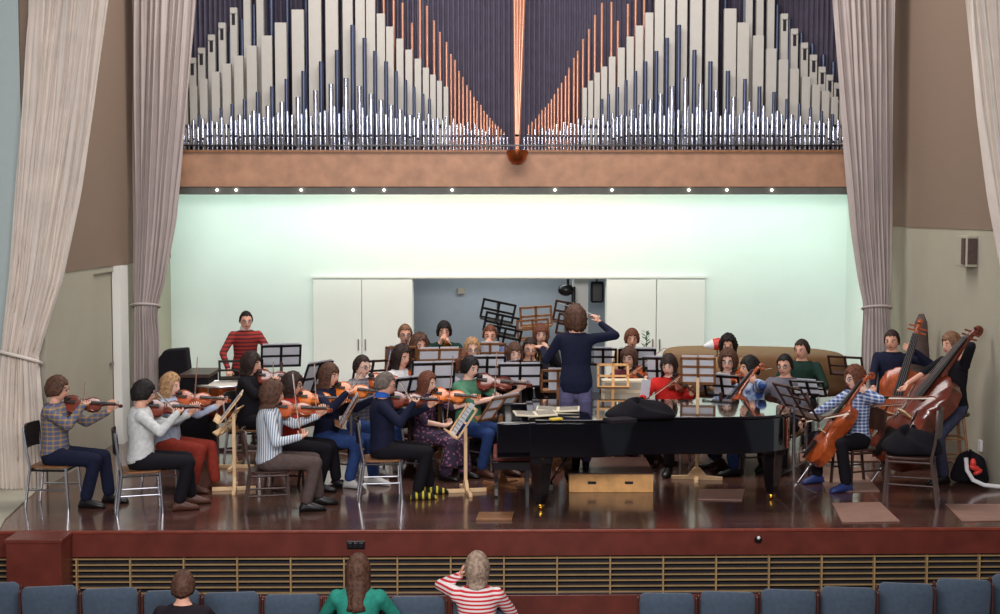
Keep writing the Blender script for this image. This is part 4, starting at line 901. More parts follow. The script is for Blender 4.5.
# ================================================================== AUDIENCE SEATS
def make_seat():
    r = empty('auditorium_seat', (0, 0, 0), 'x', 'seat')   # faces +Y
    def sl(z, w, y, t): return [V((w * q[0], y + t * q[1], z)) for q in ((-1, -.5), (-.92, -1), (0, -1.15), (.92, -1), (1, -.5), (1, .5), (.92, 1), (0, .85), (-.92, 1), (-1, .5))]
    b = MB(); b.rings([sl(.42, .21, -.02, .035), sl(.6, .222, -.05, .045), sl(.78, .222, -.09, .04), sl(.85, .215, -.105, .03), sl(.875, .19, -.11, .015)]); b.build('backrest', 'seat_cloth', r, smooth=50)
    b = MB(); b.box((0, .2, .42), (.42, .4, .1)); b.build('cushion', 'seat_cloth', r, bevel=.03)
    for s in (-1, 1): b = MB(); b.box((s * .236, .12, .6), (.02, .34, .04)); b.box((s * .236, .1, .3), (.018, .28, .6)); b.box((s * .236, -.08, .66), (.018, .06, .36)); b.build('armrest', 'seat_arm', r, bevel=.006)
    return proto(r)
SEAT = make_seat()
row = [(-11, 583), (47, 586), (108, 588), (170, 590), (230, 592), (291, 594), (354, 595), (417, 596), (481, 597), (668, 593), (729, 591.5), (790, 589.5), (850, 587), (908, 583), (966, 579), (1022, 575)]
names = ['first seat from the left', 'second seat from the left', 'third seat from the left', 'seat behind the dark-coated listener', 'empty seat right of the dark-coated listener', 'empty seat just left of the green-topped listener', 'seat behind the green-topped listener', 'empty seat between green-topped and striped listeners', 'seat behind the striped listener, at the aisle', 'empty seat right of the aisle, the first', 'second empty seat right of the aisle', 'third empty seat right of the aisle', 'fourth empty seat right of the aisle', 'fifth empty seat right of the aisle', 'sixth empty seat right of the aisle', 'last seat at the right edge']
for i, (px, py) in enumerate(row):
    p = atZ(px, py, HF + .875); dup(SEAT, loc=(p.x, p.y + .1, HF), rz=R(-(px - 500) * .022), label='blue-grey ' + names[i], group='front row auditorium seats')

# ================================================================== MUSIC STANDS placement
W_ = lambda pid: PEOPLE[pid]['d']
stand(231, 407, 1.75, 8, 'pine', 'post', W=.44, H=.34, tilt=38, label='pale pine music stand left of the striped-shirt violinist', where='pale pine stand left of the striped-shirt violinist')
stand(232, 420, 3.0, -4, 'pine', 'post', W=.44, H=.34, tilt=35, label='pine music stand standing behind the foremost pine stand on the left', where='pine stand behind the foremost one on the left', sheets=0)
stand(349, 410, 1.9, 8, 'wood_mid', 'tripod', W=.44, H=.34, tilt=30, label='thin metal tripod music stand left of the navy-sweatered violinist', where='thin metal stand left of the navy-sweatered violinist')
stand(463, 421, 1.65, 12, 'pine', 'post', W=.46, H=.34, tilt=34, label='pale pine music stand just left of the piano bench', where='pine stand just left of the piano bench')
stand(499, 408, 1.95, -38, 'wood_mid', 'post', W=.44, H=.3, tilt=38, sheets=2, label='brown wooden stand tilted beside the piano keyboard', where='brown stand beside the piano keyboard')
stand(281, 356, 4.35, -75, 'black_paint', 'post', W=.46, H=.27, sheets=2, label='black stand with white papers in front of the timpanist', where='black stand before the timpanist')
stand(241, 370, 4.15, -80, 'black_paint', 'post', W=.5, H=.24, sheets=0, label='black empty stand over the kettledrum bowls', where='')
stand(316, 378, 3.2, -30, 'black_paint', 'post', W=.44, H=.36, sheets=2, label='black stand behind the brown-fringed violinist', where='black stand behind the brown-fringed violinist')
stand(372, 371, 4.0, -60, 'wood_dark', 'post', W=.46, H=.26, sheets=0, label='dark brown stand behind the grey-cardiganed violinist', where='')
stand(401, 360, 4.15, -80, 'wood_mid', 'post', W=.36, H=.34, sheets=0, label='brown wooden stand in front of the boy with glasses', where='')
stand(439, 360, 3.35, -80, 'wood_mid', 'post', W=.48, H=.26, sheets=2, label='brown stand with two white papers below the trumpeter in dark jacket', where='brown stand below the trumpeter in dark jacket')
stand(433, 377, 2.75, -78, 'black_paint', 'post', W=.46, H=.32, sheets=2, label='black stand with cream papers behind the auburn-haired violinist', where='black stand behind the auburn-haired violinist')
stand(408, 392, 2.5, -50, 'black_paint', 'post', W=.36, H=.32, sheets=2, label='black stand between the navy sweater and floral dress violinists', where='black stand behind the blue-collared violinist')
stand(490, 353, 4.1, -88, 'wood_mid', 'post', W=.36, H=.24, sheets=1, label='brown wooden stand below the blue-shirted trumpeter', where='brown stand below the blue-shirted trumpeter')
stand(487, 367, 3.3, -85, 'black_paint', 'post', W=.4, H=.24, sheets=2, label='black stand right of the green-shirted violinist\'s head', where='black stand beside the green-shirted player\'s head')
stand(520, 376, 2.9, -86, 'black_paint', 'post', W=.46, H=.27, sheets=2, label='black stand with cream and white papers below the fringed flautist', where='black stand below the fringed flautist')
stand(558, 381, 2.9, -92, 'wood_mid', 'post', W=.36, H=.26, sheets=1, label='orange-brown wooden stand left of the conductor\'s hip', where='orange-brown stand left of the conductor\'s hip')
stand(603, 357, 3.9, -95, 'black_paint', 'post', W=.3, H=.2, sheets=1, label='small black stand peeking out right of the conductor\'s elbow', where='small black stand by the conductor\'s elbow')
stand(637, 359, 4.05, -92, 'black_paint', 'post', W=.42, H=.24, sheets=2, label='black stand in front of the back-row player in tan', where='black stand before the back-row player in tan')
stand(657, 371, 3.3, -100, 'black_paint', 'post', W=.3, H=.32, sheets=1, label='black stand left of the red-sweatered violist', where='black stand left of the red-sweatered violist')
stand(613, 376, 2.6, 88, 'pine_orange', 'post', W=.32, H=.25, sheets=0, tilt=20, label='honey-coloured conductor\'s stand right of the conductor', where='')
stand(698, 371, 2.35, -100, 'wood_mid', 'post', W=.35, H=.3, sheets=2, label='large brown stand full of papers right of the red sweater', where='large brown stand right of the red sweater', cells=(2, 3), postm='pine')
stand(722, 386, 2.9, -120, 'black_paint', 'post', W=.4, H=.24, sheets=1, label='black stand in front of the curly-haired player with glasses', where='black stand before the curly-haired player')
stand(796, 402, 1.45, -160, 'wood_dark', 'tripod', W=.5, H=.38, tilt=34, sheets=0, label='dark wooden stand on a metal tripod at the tail of the piano', where='tripod stand at the tail of the piano', cells=(2, 3))
stand(808, 388, 2.6, -120, 'black_paint', 'tripod', W=.36, H=.2, tilt=40, sheets=1, label='black tripod stand in front of the man in dark green', where='black tripod stand before the man in dark green')
stand(846, 366, 4.4, -120, 'wood_dark', 'post', W=.4, H=.26, tilt=30, sheets=0, label='dark brown stand at the right end of the brown cover', where='')
# stacked stands raised against the alcove
def stacked(px, py, Y, n, wood, lab, rot, W=.42, H=.3):
    for i in range(n):
        p = atY(px + i * 5 * (1 if rot > 0 else -1) * .6, py - 10 + i * 13, Y - i * .06)
        r = empty('desk_top', (p.x, Y - i * .06, p.z), lab[i], 'music desk', 'spare music desks stacked in the alcove')
        rt = M.Rotation(R(rot), 3, 'Y') @ M.Rotation(R(12), 3, 'X'); b = MB()
        for z in (-H / 2, 0, H / 2): b.box(p + rt @ V((0, 0, z)), (W, .014, .03), rt)
        for x in (-W / 2, 0, W / 2): b.box(p + rt @ V((x, 0, 0)), (.03, .014, H + .03), rt)
        b.build('frame', wood, r); b = MB(); b.box(p + rt @ V((0, -.04, -H / 2 - .01)), (W, .07, .014), rt); b.build('ledge', wood, r)
        if i == 0:
            b = MB(); b.box((p.x, Y + .04, (p.z + .2) / 2 + .0), (.035, .035, p.z - .0)); b.box((p.x, Y + .04, .2), (.4, .05, .04)); b.box((p.x, Y + .04, .2), (.05, .4, .04)); b.build('post', wood, r)
stacked(498, 321, 5.9, 3, 'black_paint', ['topmost black desk of the leaning stack in the alcove', 'middle black desk of the leaning stack in the alcove', 'lowest black desk of the leaning stack in the alcove'], 12, .42, .24)
stacked(536, 326, 5.9, 2, 'wood_mid', ['upper brown desk raised in the middle of the alcove', 'lower brown desk raised in the middle of the alcove'], -4, .4, .24)
stacked(566, 322, 6.0, 2, 'wood_dark', ['upper dark desk just left of the conductor\'s head in the alcove', 'lower dark desk just left of the conductor\'s head in the alcove'], 10, .3, .26)

# ================================================================== GRAND PIANO
PY0, PY1 = .62, 2.05        # near (treble) and far (bass) sides
xk = atY(497, 440, 1.2).x; xt = atY(786, 440, 1.5).x; Lp = xt - xk
piano = empty('grand_piano', (xk + Lp / 2, 1.3, 0), 'black concert grand piano with a coat and scores lying on it', 'piano')
def pout(inset=0):
    W = PY1 - PY0; pts = []
    key = [(0, PY0), (.14 * Lp, PY0), (.3 * Lp, PY0 + .0), (.36 * Lp, PY0 + .04), (.42 * Lp, PY0 + .12), (.5 * Lp, PY0 + .17), (.6 * Lp, PY0 + .2), (.7 * Lp, PY0 + .2), (.8 * Lp, PY0 + .21), (.88 * Lp, PY0 + .26), (.95 * Lp, PY0 + .38), (.985 * Lp, PY0 + .55), (Lp, PY0 + .75), (.99 * Lp, PY0 + 1.0), (.96 * Lp, PY0 + 1.25), (.9 * Lp, PY1), (.5 * Lp, PY1), (0, PY1)]
    # smooth
    n = len(key); res = []
    for i in range(n):
        p0, p1, p2, p3 = key[(i - 1) % n], key[i], key[(i + 1) % n], key[(i + 2) % n]
        if i in (n - 1, 0, n - 2, n - 3): res.append(p1); continue
        for t in (0, .33, .66):
            res.append(tuple(.5 * ((2 * p1[q]) + (-p0[q] + p2[q]) * t + (2 * p0[q] - 5 * p1[q] + 4 * p2[q] - p3[q]) * t * t + (-p0[q] + 3 * p1[q] - 3 * p2[q] + p3[q]) * t ** 3) for q in (0, 1)))
    cx, cy = Lp / 2, (PY0 + PY1) / 2 + .15
    return [(xk + cx + (x - cx) * (1 - inset / Lp * 2), cy + (y - cy) * (1 - inset * 1.4)) for x, y in res]
o = pout()
zr0, zr1 = .535, .87
b = MB()
def clipx(pts, x0): return [(max(x, x0), y) for x, y in pts]
b.prism(clipx(o, xk + .3), zr0, zr1)                      # case behind the keyboard
for y in (PY0 + .045, PY1 - .045): b.box((xk + .16, y, .7), (.32, .09, .33))  # cheeks
b.box((xk + .16, (PY0 + PY1) / 2, .565), (.32, PY1 - PY0, .07)); b.build('case', 'piano_black', piano, bevel=.012, smooth=35)
b = MB(); ol = [p for p in pout(-.015)]
b.prism(clipx(ol, xk + .36), zr1 + .002, zr1 + .026); lid = b.build('lid', 'piano_black', piano, bevel=.006, smooth=35)
b = MB(); b.box((xk + .32, (PY0 + PY1) / 2, .76), (.03, PY1 - PY0 - .2, .2)); b.build('fallboard', 'piano_black', piano)
b = MB(); b.box((xk + .17, (PY0 + PY1) / 2, .65), (.17, 1.23, .03)); nk = 52
b.build('white_keys', 'ivory', piano, bevel=.003)
b = MB()
for i in range(52):
    if i % 7 in (2, 6): continue
    b.box((xk + .2, PY0 + .12 + 1.2 * (i + 1) / 52, .675), (.1, .012, .02))
b.build('black_keys', 'ebony', piano)
def pleg(x, y):
    b = MB(); b.lathe([(.05, .06), (.055, .08), (.075, .14), (.11, .44), (.125, .5), (.125, .55)], (x, y, 0), 4); b.box((x, y, .5), (.2, .2, .08)); l = b.build('leg', 'piano_black', piano, bevel=.006)
    b = MB(); b.ell((x, y, .032), (.034, .016, .032), nu=14); b.bar((x, y, .04), (x, y, .07), .016); b.build('caster', 'brass', l, smooth=60)
pleg(atY(541, 490, PY0 + .2).x, PY0 + .2); pleg(atY(552, 490, PY1 - .2).x + .2, PY1 - .22); pleg(atY(771, 490, 1.35).x, 1.3)
lx = xk + .5; ly = (PY0 + PY1) / 2; b = MB()
for s in (-1, 1): b.tube([(lx, ly + s * .06, .6), (lx, ly + s * .08, .3), (lx + .0, ly + s * .1, .16)], .014, 8)
b.box((lx, ly, .14), (.1, .3, .06)); b.tube([(lx + .02, ly, .15), (lx + .3, ly, .6)], .01, 6); ly_ = b.build('pedal_lyre', 'piano_black', piano, smooth=35)
for s in (-1, 0, 1): b = MB(); b.box((lx - .09, ly + s * .07, .1), (.1, .025, .012)); b.build('pedal', 'brass', ly_, bevel=.004)
b = MB(); rt = M.Rotation(R(18), 3, 'Y'); b.box((xk + .66, ly, zr1 + .03), (.26, .85, .015)); b.build('music_desk', 'piano_black', piano)
b = MB(); b.box((xk + .36, ly, zr1 + .008), (.12, PY1 - PY0 - .1, .012)); b.build('key_slip', 'piano_black', piano)
# scores on the piano
for (px, py, lab, c, sz, rz) in ((535, 409.5, 'open cream score lying furthest left on the piano', 'paper_cream', (.4, .3), 5), (558, 405, 'open cream score lying on the piano beside the conductor\'s hip', 'paper_cream', (.42, .3), -4)):
    p = atZ(px, py + 4, .92); b = MB(); Rz = M.Rotation(R(rz), 3, 'Z'); zt = zr1 + .05
    for s in (-1, 1): b.box(V((p.x, p.y, zt)) + Rz @ V((s * sz[0] / 4, 0, 0)), (sz[0] / 2, sz[1], .012), Rz @ M.Rotation(R(-s * 3), 3, 'Y'))
    for s in (-1, 1):
        for k in range(9): b.box(V((p.x, p.y, zt + .0105)) + Rz @ V((s * sz[0] / 4, -.12 + k * .03, 0)), (sz[0] / 2 * .85, .005, .002), Rz @ M.Rotation(R(-s * 3), 3, 'Y'), mi=1)
    o_ = b.build('open_score', [c, 'paper_line']); tag(o_, lab, 'music score', 'scores on the piano')
p = atZ(556, 419, .91); b = MB(); b.box((p.x, p.y, zr1 + .04), (.12, .06, .02), M.Rotation(.5, 3, 'Z')); tag(b.build('pencil_case', mat('yellow', (226, 196, 70), .6), bevel=.006), 'small yellow box at the edge of the piano scores', 'box')
# coat on the lid
def lump(name, cx, cy, z, rx, ry, h, m, lab, cat, seed=1, n=26):
    rnd = random.Random(seed); ph = [rnd.uniform(0, 6) for _ in range(8)]; rows = []
    for j in range(9):
        e = R(90 * j / 8); row = []
        for i in range(n):
            a = 2 * math.pi * i / n; w = 1 + .16 * math.sin(2 * a + ph[0]) + .12 * math.sin(3 * a + ph[1]) + .05 * math.sin(7 * a + ph[2]); hh = h * (1 + .22 * math.sin(a * 3 + ph[3] + j) + .12 * math.sin(a * 5 + j * 1.7 + ph[4]))
            row.append(V((cx + rx * w * math.cos(e) * math.cos(a), cy + ry * w * math.cos(e) * math.sin(a), z + hh * math.sin(e) ** .8)))
        rows.append(row)
    b = MB(); b.rings(rows); o = b.build(name, m, smooth=180); s = o.modifiers.new('s', 'SUBSURF'); s.levels = s.render_levels = 1
    return tag(o, lab, cat)
p = atZ(640, 417, .9); lump('coat', p.x, p.y, zr1 + .02, .29, .24, .17, 'cloth_black', 'black coat thrown on the piano lid', 'coat', 3)
p = atZ(620, 422, .9); b = MB(); b.box((p.x, p.y + .02, zr1 + .045), (.26, .2, .035), M.Rotation(.4, 3, 'Z')); tag(b.build('folder', 'cloth_dark', bevel=.005), 'dark folder under the left edge of the black coat', 'folder')
# piano bench
bx = atZ(519, 490, 0); bench = empty('piano_bench', (bx.x - .08, 1.45, 0), 'black piano bench with reddish seat at the keyboard end', 'bench')
BX, BY = bx.x - .08, 1.3
b = MB(); b.box((BX, BY, .47), (.36, .72, .06)); b.build('cushion', mat('bench_red', (120, 52, 44), .5), bench, bevel=.02)
b = MB(); b.box((BX, BY, .4), (.37, .73, .08)); b.build('frame', 'piano_black', bench, bevel=.006)
for sx in (-1, 1):
    for sy in (-1, 1): b = MB(); b.tube([(BX + sx * .15, BY + sy * .32, .4), (BX + sx * .15, BY + sy * .32, 0)], [.03, .02], 4); b.build('leg', 'piano_black', bench)
# podium
a0 = atZ(569, 492.5, 0); a1 = atZ(652, 490, 0); Yp = a0.y
pod = empty('podium', ((a0.x + a1.x) / 2, Yp + .45, 0), 'orange wooden conductor\'s podium box with two hand holes', 'podium')
w = a1.x - a0.x; b = MB(); b.box(((a0.x + a1.x) / 2, Yp + .45, .095), (w, .9, .19)); b.build('box', 'pine_orange', pod, bevel=.006)
b = MB(); b.box(((a0.x + a1.x) / 2, Yp + .45, .195), (w + .02, .92, .012)); b.build('top_board', 'riser_brown', pod)
for px in (592, 629): p = atY(px, 480, Yp); b = MB(); b.box((p.x, Yp - .001, .1), (.085, .012, .028)); b.build('hand_hole', 'slat_back', pod, bevel=.004)
# conductor's baton
J = PEOPLE['cond']['joints']['R']; hd = J[2] + J[3].normalized() * .09; tip = atY(574, 308, hd.y + .05)
b = MB(); b.tube([hd + (hd - tip).normalized() * .06, hd, hd + (tip - hd).normalized() * .4], [.004, .003, .0015], 6); ba = tag(b.build('baton', 'plastic_white'), 'white baton in the conductor\'s raised hand', 'baton')
b = MB(); b.ell(hd + (hd - tip).normalized() * .05, (.01, .01, .014)); b.build('handle', 'pine', ba, smooth=180)
# score box beside conductor
p = atY(625, 400, 2.95); sb = empty('score_chest', (p.x, 2.95, 0), 'cream wooden desk behind the coat, right of the conductor', 'desk')
x0 = atY(602, 400, 2.95).x; x1 = atY(648, 400, 2.95).x; zt = atY(625, 380, 2.95).z
b = MB(); b.box(((x0 + x1) / 2, 3.0, zt - .15), (x1 - x0, .2, .3)); b.build('body', 'paper_cream', sb, bevel=.005)
b = MB(); b.box(((x0 + x1) / 2, 2.895, zt - .06), ((x1 - x0) * .9, .012, .08)); b.box(((x0 + x1) / 2, 2.895, zt - .2), ((x1 - x0) * .9, .012, .12)); b.build('panel', 'wall_lower', sb)
for s in (-1, 1): b = MB(); b.box(((x0 + x1) / 2 + s * (x1 - x0) * .42, 3.0, (zt - .3) / 2), (.04, .16, zt - .3)); b.build('leg', 'pine', sb)
p = atY(645, 392, 2.85); b = MB(); b.box((p.x, 2.86, p.z), (.1, .012, .27), M.Rotation(R(6), 3, 'Y')); tag(b.build('sheet_music', 'paper'), 'narrow white booklet standing at the right end of the cream desk', 'sheet music')

# ================================================================== PERCUSSION & REAR
def timpano(px, py, Y, r, lab):
    p = atY(px, py, Y); z = p.z; rt = empty('kettledrum', (p.x, Y, 0), lab, 'timpani', 'kettledrums'); b = MB()
    b.lathe([(.02, z - .46), (r * .4, z - .44), (r * .75, z - .33), (r * .95, z - .17), (r, z - .03), (r * 1.0, z)], (p.x, Y, 0), 30); b.build('bowl', 'copper_bowl', rt, smooth=60)
    b = MB(); b.lathe([(.01, z + .004), (r * .98, z + .004), (r, z)], (p.x, Y, 0), 30); b.build('drumhead', 'drumskin', rt, smooth=30)
    b = MB(); b.tube([(p.x + r * 1.03 * math.cos(t), Y + r * 1.03 * math.sin(t), z) for t in [2 * math.pi * i / 30 for i in range(31)]], .014, 8); b.build('hoop', 'chrome', rt, smooth=60)
    for i in range(6):
        t = math.pi / 3 * i + .2; b = MB(); b.bar((p.x + r * 1.05 * math.cos(t), Y + r * 1.05 * math.sin(t), z), (p.x + r * 1.0 * math.cos(t), Y + r * 1.0 * math.sin(t), z - .2), .008, 6); b.build('tension_rod', 'chrome', rt)
    for i in range(3):
        t = 2 * math.pi / 3 * i + .5; b = MB(); b.tube([(p.x + r * .9 * math.cos(t), Y + r * .9 * math.sin(t), z - .25), (p.x + r * .8 * math.cos(t), Y + r * .8 * math.sin(t), 0)], .014, 8); b.build('leg', 'steel_grey', rt)
timpano(222, 384, 4.0, .3, 'copper kettledrum behind the foremost pine stand'); timpano(268, 381, 4.45, .3, 'copper kettledrum directly below the timpanist'); 
timpano(300, 378, 4.9, .26, 'copper kettledrum right of the timpanist')
# black instrument case leaning and black covered drum left
x0, x1 = atY(160, 370, 4.7).x, atY(189, 370, 4.7).x; zt = atY(170, 348, 4.7).z; b = MB(); b.prism([(x0, 0), (x1 + .1, 0), (x1 - .02, zt), (x0 + .08, zt - .02), (x0, zt - .12)], 4.6, 4.85, ax='y'); tag(b.build('instrument_case', 'cloth_black', bevel=.02), 'tall black case standing upright beside the left curtain', 'case')
x0, x1 = atY(188, 375, 4.2).x, atY(213, 375, 4.2).x; zt = atY(200, 371, 4.2).z; kb = empty('covered_table', ((x0 + x1) / 2, 4.2, 0), 'black covered table behind the blond violinist', 'table'); b = MB(); b.box(((x0 + x1) / 2, 4.2, zt - .02), (x1 - x0 + .05, .7, .04)); b.build('tabletop', 'wood_dark', kb, bevel=.004)
b = MB(); b.box(((x0 + x1) / 2, 4.2, zt / 2 - .02), (x1 - x0, .6, zt - .04)); b.build('cloth', 'cloth_black', kb, bevel=.01)
# a pale horn leaning at 213
# large brown covered grand piano at right rear
cx0, cx1 = atY(668, 360, 5.6).x, atY(850, 360, 5.6).x; zc = atY(760, 354, 5.5).z
cov = empty('covered_piano', ((cx0 + cx1) / 2, 6.0, 0), 'big piano under a brown cloth cover along the right of the back wall', 'piano cover')
def cring(z, g):
    key = [(cx0 + .0, 5.3), (cx0 + .35, 5.25), (cx1 - .5, 5.25), (cx1 - .12, 5.35), (cx1, 5.7), (cx1 - .05, 6.2), (cx1 - .5, 6.7), (cx0 + .7, 6.85), (cx0 + .1, 6.8), (cx0 - .05, 6.2)]
    c = V(((cx0 + cx1) / 2, 6.05, 0)); return [c + (V((x, y, 0)) - c) * g + V((0, 0, z)) for x, y in key]
b = MB(); b.rings([cring(.42, 1.06), cring(.6, 1.04), cring(zc - .1, 1.0), cring(zc - .02, .97), cring(zc, .9)]); o_ = b.build('cover', 'cover_brown', cov, smooth=60); s = o_.modifiers.new('s', 'SUBSURF'); s.levels = s.render_levels = 2
for x, y in ((cx0 + .3, 5.6), (cx0 + .3, 6.5), (cx1 - .5, 6.0)): b = MB(); b.tube([(x, y, .6), (x, y, 0)], [.07, .04], 8); b.build('leg', 'wood_dark', cov)
# red-white cone on the cover
p = atY(712, 345, 5.3); b = MB(); b.tube([(p.x - .13, 5.15, p.z), (p.x - .01, 5.15, p.z + .02)], [.015, .07], 20); o_ = tag(b.build('megaphone', 'plastic_white', smooth=40), 'white and red cone lying sideways at the man in tan\'s shoulder', 'cone')
b = MB(); b.tube([(p.x - .01, 5.15, p.z + .02), (p.x + .08, 5.15, p.z + .03)], [.07, .08], 20); b.build('bell', 'plastic_red', o_, smooth=40)
b = MB(); b.bar((p.x + .05, 5.2, p.z), (p.x + .05, 5.2, zc - .05), .01); b.build('support', 'steel_grey', o_)
# papers on a sloping board
# riser
b = MB(); rx0, rx1 = -1.95, 2.35; b.box(((rx0 + rx1) / 2, 5.6, .09), (rx1 - rx0, 2.7, .18)); tag(b.build('stage_riser', 'riser_brown', bevel=.008), 'low brown platform carrying the back row of players', 'platform')
# flat boards on the floor
for i, (q, lab) in enumerate((([(479, 514), (514, 514), (512, 521), (476, 521)], 'small flat board on the floor in front of the piano bench'),
                              ([(700, 490), (745, 490), (742, 501), (698, 500)], 'pinkish board on the floor behind the piano tail'), ([(832, 504), (880, 503), (900, 522), (842, 523)], 'pinkish mat on the stage floor below the cellist in checks'),
                              ([(945, 505), (1010, 505), (1016, 521), (962, 522)], 'pinkish mat at the right end of the stage front'), ([(504, 480), (531, 480), (531, 487), (502, 487)], 'pale board on the floor behind the piano bench'),
                              ([(815, 468), (860, 468), (880, 492), (826, 492)], 'brown mat under the cellist with glasses'), ([(800, 448), (1000, 452), (1010, 462), (800, 462)], 'long brown board on the floor behind the bass players'))):
    b = MB(); pts = [atZ(x, y, 0) for x, y in q]; b.prism([(p.x, p.y) for p in pts], .001, .022 if i in (0, 4) else .012); tag(b.build('floor_board', 'wood_mid' if i in (0, 4) else 'mat_pink', bevel=.003), lab, 'floor board')
# stool under bassist, chair with black coat in front of basses, bag, white tube
P32 = PEOPLE['p32']; so = P32['O']; st = empty('bar_stool', (so.x, so.y, 0), 'tall wooden stool under the bassist at the far right', 'stool')
def stool(st, so, H=.72):
    b = MB(); b.lathe([(.01, H - .03), (.17, H - .03), (.18, H - .01), (.17, H), (.01, H)], (so.x, so.y, 0), 20); b.build('seat', 'wood_dark', st, smooth=40)
    for i in range(4):
        t = math.pi / 4 + i * math.pi / 2; b = MB(); b.bar((so.x + .12 * math.cos(t), so.y + .12 * math.sin(t), H - .03), (so.x + .22 * math.cos(t), so.y + .22 * math.sin(t), 0), .016, 8); b.build('leg', 'wood_mid', st, smooth=40)
    for zz, rr in ((.25, .187), (.45, .16)):
        b = MB()
        for i in range(4): t = math.pi / 4 + i * math.pi / 2; u = t + math.pi / 2; b.bar((so.x + rr * math.cos(t), so.y + rr * math.sin(t), zz), (so.x + rr * math.cos(u), so.y + rr * math.sin(u), zz), .01, 6)
        b.build('rung_ring', 'wood_mid', st, smooth=40)
stool(st, so); so = PEOPLE['p31']['O']; st = empty('bar_stool', (so.x, so.y, 0), 'stool under the bassist in navy, hidden behind his bass', 'stool'); stool(st, so, .68)
p = atZ(915, 507, 0); ch = dup(CH_WOOD, loc=(p.x, p.y + .2, 0), rz=R(160), sc=1.05, label='empty dark wooden chair in front of the two basses', group='chairs of the players')
lump('cloth_bundle', p.x, p.y + .2, .475, .27, .22, .25, 'cloth_black', 'black garment bundled on the empty chair before the basses', 'garment', 9)
p = atZ(991, 488, 0); lump('bag', 4.93, 2.15, 0, .19, .16, .3, 'cloth_black', 'black bag slumped on the floor at the right edge', 'bag', 5)
p0 = [atY(x, y, 1.75) for x, y in ((966, 458), (967, 470), (973, 480), (984, 485), (1003, 487))]; b = MB(); b.tube(p0, .022, 10); o_ = tag(b.build('white_hose', 'plastic_white', smooth=60), 'white curved tube with red ribbon beside the black bag', 'tube')
b = MB(); c_ = atY(975, 468, 1.68); b.ell(c_, (.06, .03, .03), M.Rotation(.4, 3, 'Y')); b.ell(c_ + V((.03, 0, -.04)), (.05, .03, .025), M.Rotation(-.5, 3, 'Y')); b.ell(c_ + V((-.02, 0, .05)), (.03, .03, .05)); b.build('ribbon', 'plastic_red', o_, smooth=180)
# leaning cloth bag behind bass
x = V((4.93, 0, 0)); b = MB(); zt = atY(925, 314, 3.9).z; rr = []
for z, a_, bb in ((0, .14, .12), (.4, .16, .14), (.9, .13, .12), (zt - .35, .09, .08), (zt - .1, .07, .06), (zt, .03, .03)): rr.append([V((x.x + a_ * math.cos(t) * (1 + .08 * math.sin(5 * t)), 3.9 + bb * math.sin(t), z)) for t in [2 * math.pi * i / 20 for i in range(20)]])
b.rings(rr); tag(b.build('bass_cover', 'cloth_taupe', smooth=180), 'greyish cloth bass cover standing upright behind the navy bassist', 'instrument cover')
# alcove contents: hanging lamp, loudspeaker, small box
p = atY(566, 290, 8.1); b = MB(); b.ell((p.x, 8.1, p.z), (.12, .1, .09)); b.bar((p.x + .03, 8.1, p.z), (p.x + .03, 8.1, 2.55), .02); b.bar((p.x + .11, 8.1, p.z + .05), (p.x + .11, 8.1, .0), .03); tag(b.build('floodlight', 'black_paint', smooth=60), 'dark round floodlight on a pole inside the alcove', 'lamp')
p = atY(597, 292, 8.6); b = MB(); b.box((p.x, 8.6, p.z), (.2, .18, .32)); o_ = tag(b.build('loudspeaker', 'black_paint', bevel=.03), 'black box hanging right of the white post in the alcove', 'speaker'); b = MB(); b.bar((p.x, 8.65, p.z + .1), (p.x, 8.65, 2.6), .012); b.build('bracket', 'black_paint', o_)
p = atY(461, 291, 9.6); b = MB(); b.box((p.x, 9.62, p.z), (.12, .06, .1)); tag(b.build('junction_box', 'wall_lower', bevel=.01), 'small grey box on the alcove wall', 'box')
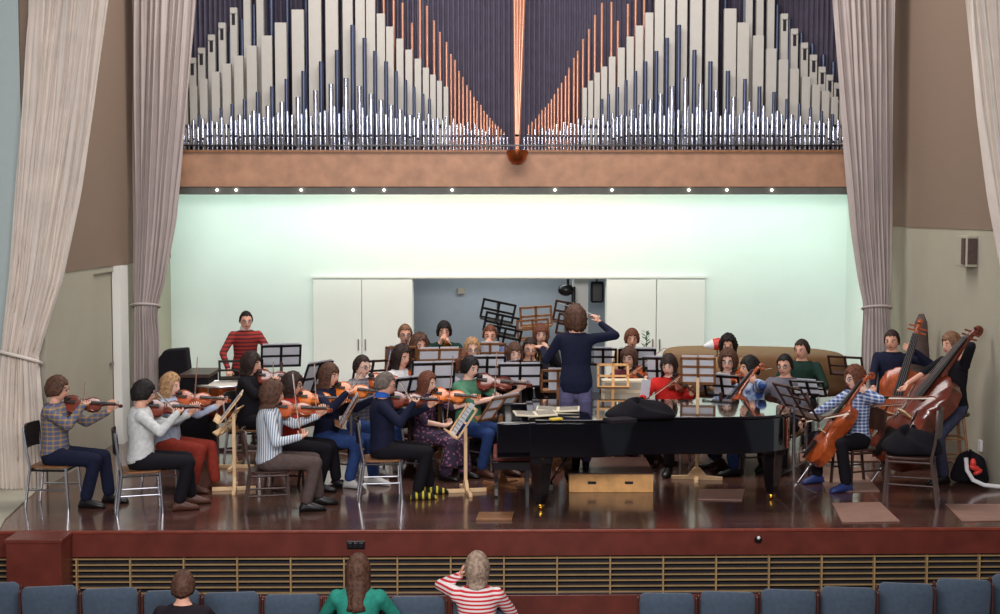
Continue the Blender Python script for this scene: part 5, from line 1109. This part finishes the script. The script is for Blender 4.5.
# plant by p22
p = atY(643, 340, 4.9); pl = empty('potted_plant', (p.x + .05, 4.95, .18), 'small green leafy plant beside the back-row player in tan', 'plant'); b = MB(); b.lathe([(.05, .2), (.07, .36), (.075, .36), (.06, .34), (.01, .34)], (p.x + .05, 4.95, .6), 14); b.box((p.x + .05, 4.95, .49), (.03, .03, .62)); b.box((p.x + .05, 4.95, .19), (.2, .2, .02)); b.box((p.x + .05, 4.95, .79), (.16, .16, .02)); b.build('pot', 'wood_mid', pl)
b = MB()
for i in range(26):
    a = i * 2.4; hh = .93 + (i / 26) * .42; r1 = .05 + .03 * (i % 3); c_ = V((p.x + .05, 4.95, hh)); t = c_ + V((r1 * math.cos(a), r1 * math.sin(a), .05)); s_ = V((-math.sin(a), math.cos(a), 0)) * .02
    b.add([c_, (c_ + t) / 2 + s_, t, (c_ + t) / 2 - s_], [(0, 1, 2, 3)])
b.bar((p.x + .05, 4.95, .92), (p.x + .05, 4.95, 1.36), .005, 5); b.build('leaves', 'leaf', pl)

# ================================================================== LIGHTS
def area(name, loc, rot, sx, sy, power, col):
    l = bpy.data.lights.new(name, 'AREA'); l.shape = 'RECTANGLE'; l.size = sx; l.size_y = sy; l.energy = power; l.color = col
    o = bpy.data.objects.new(name, l); COL.objects.link(o); o.location = loc; o.rotation_euler = rot; return o
zl = zb0 + .12
area('trough_light_centre', (.0, YO + .35, zl), (R(24), 0, 0), 4.2, .12, 60, (1, .96, .84))
area('trough_light_left', (-3.4, YO + .35, zl), (R(24), 0, 0), 2.8, .12, 33, (.72, 1, .9))
area('trough_light_right', (3.5, YO + .35, zl), (R(24), 0, 0), 2.8, .12, 33, (.72, 1, .9))
area('stage_ceiling_light', (0, 3.0, 8.2), (0, 0, 0), 7, 3, 520, (1, .95, .92))
area('front_light', (-.8, -9.5, 4.4), (R(81), 0, R(-3)), 6, 1.5, 900, (1, .95, .96))
area('organ_light', (0, 3.0, 8.0), (R(62), 0, 0), 8, .6, 90, (1, .95, .95))
area('alcove_light', (0, YB + 1.0, 2.5), (0, 0, 0), 2, .5, 22, (.95, 1, 1))
area('hall_light', (0, -7, 5.5), (0, 0, 0), 8, 3, 30, (.8, .9, 1))
w = bpy.data.worlds.new('world'); SC.world = w; w.use_nodes = True; w.node_tree.nodes['Background'].inputs[0].default_value = (.5, .55, .65, 1); w.node_tree.nodes['Background'].inputs[1].default_value = .15
# remove the unplaced originals
def rm(o):
    for c in [c for c in bpy.data.objects if c.parent == o]: rm(c)
    bpy.data.objects.remove(o)
for o in PROTO: rm(o)
SC.view_settings.view_transform = 'Standard'; SC.view_settings.look = 'None'; SC.view_settings.gamma = 1; SC.view_settings.exposure = 0; SC.view_settings.use_curve_mapping = False
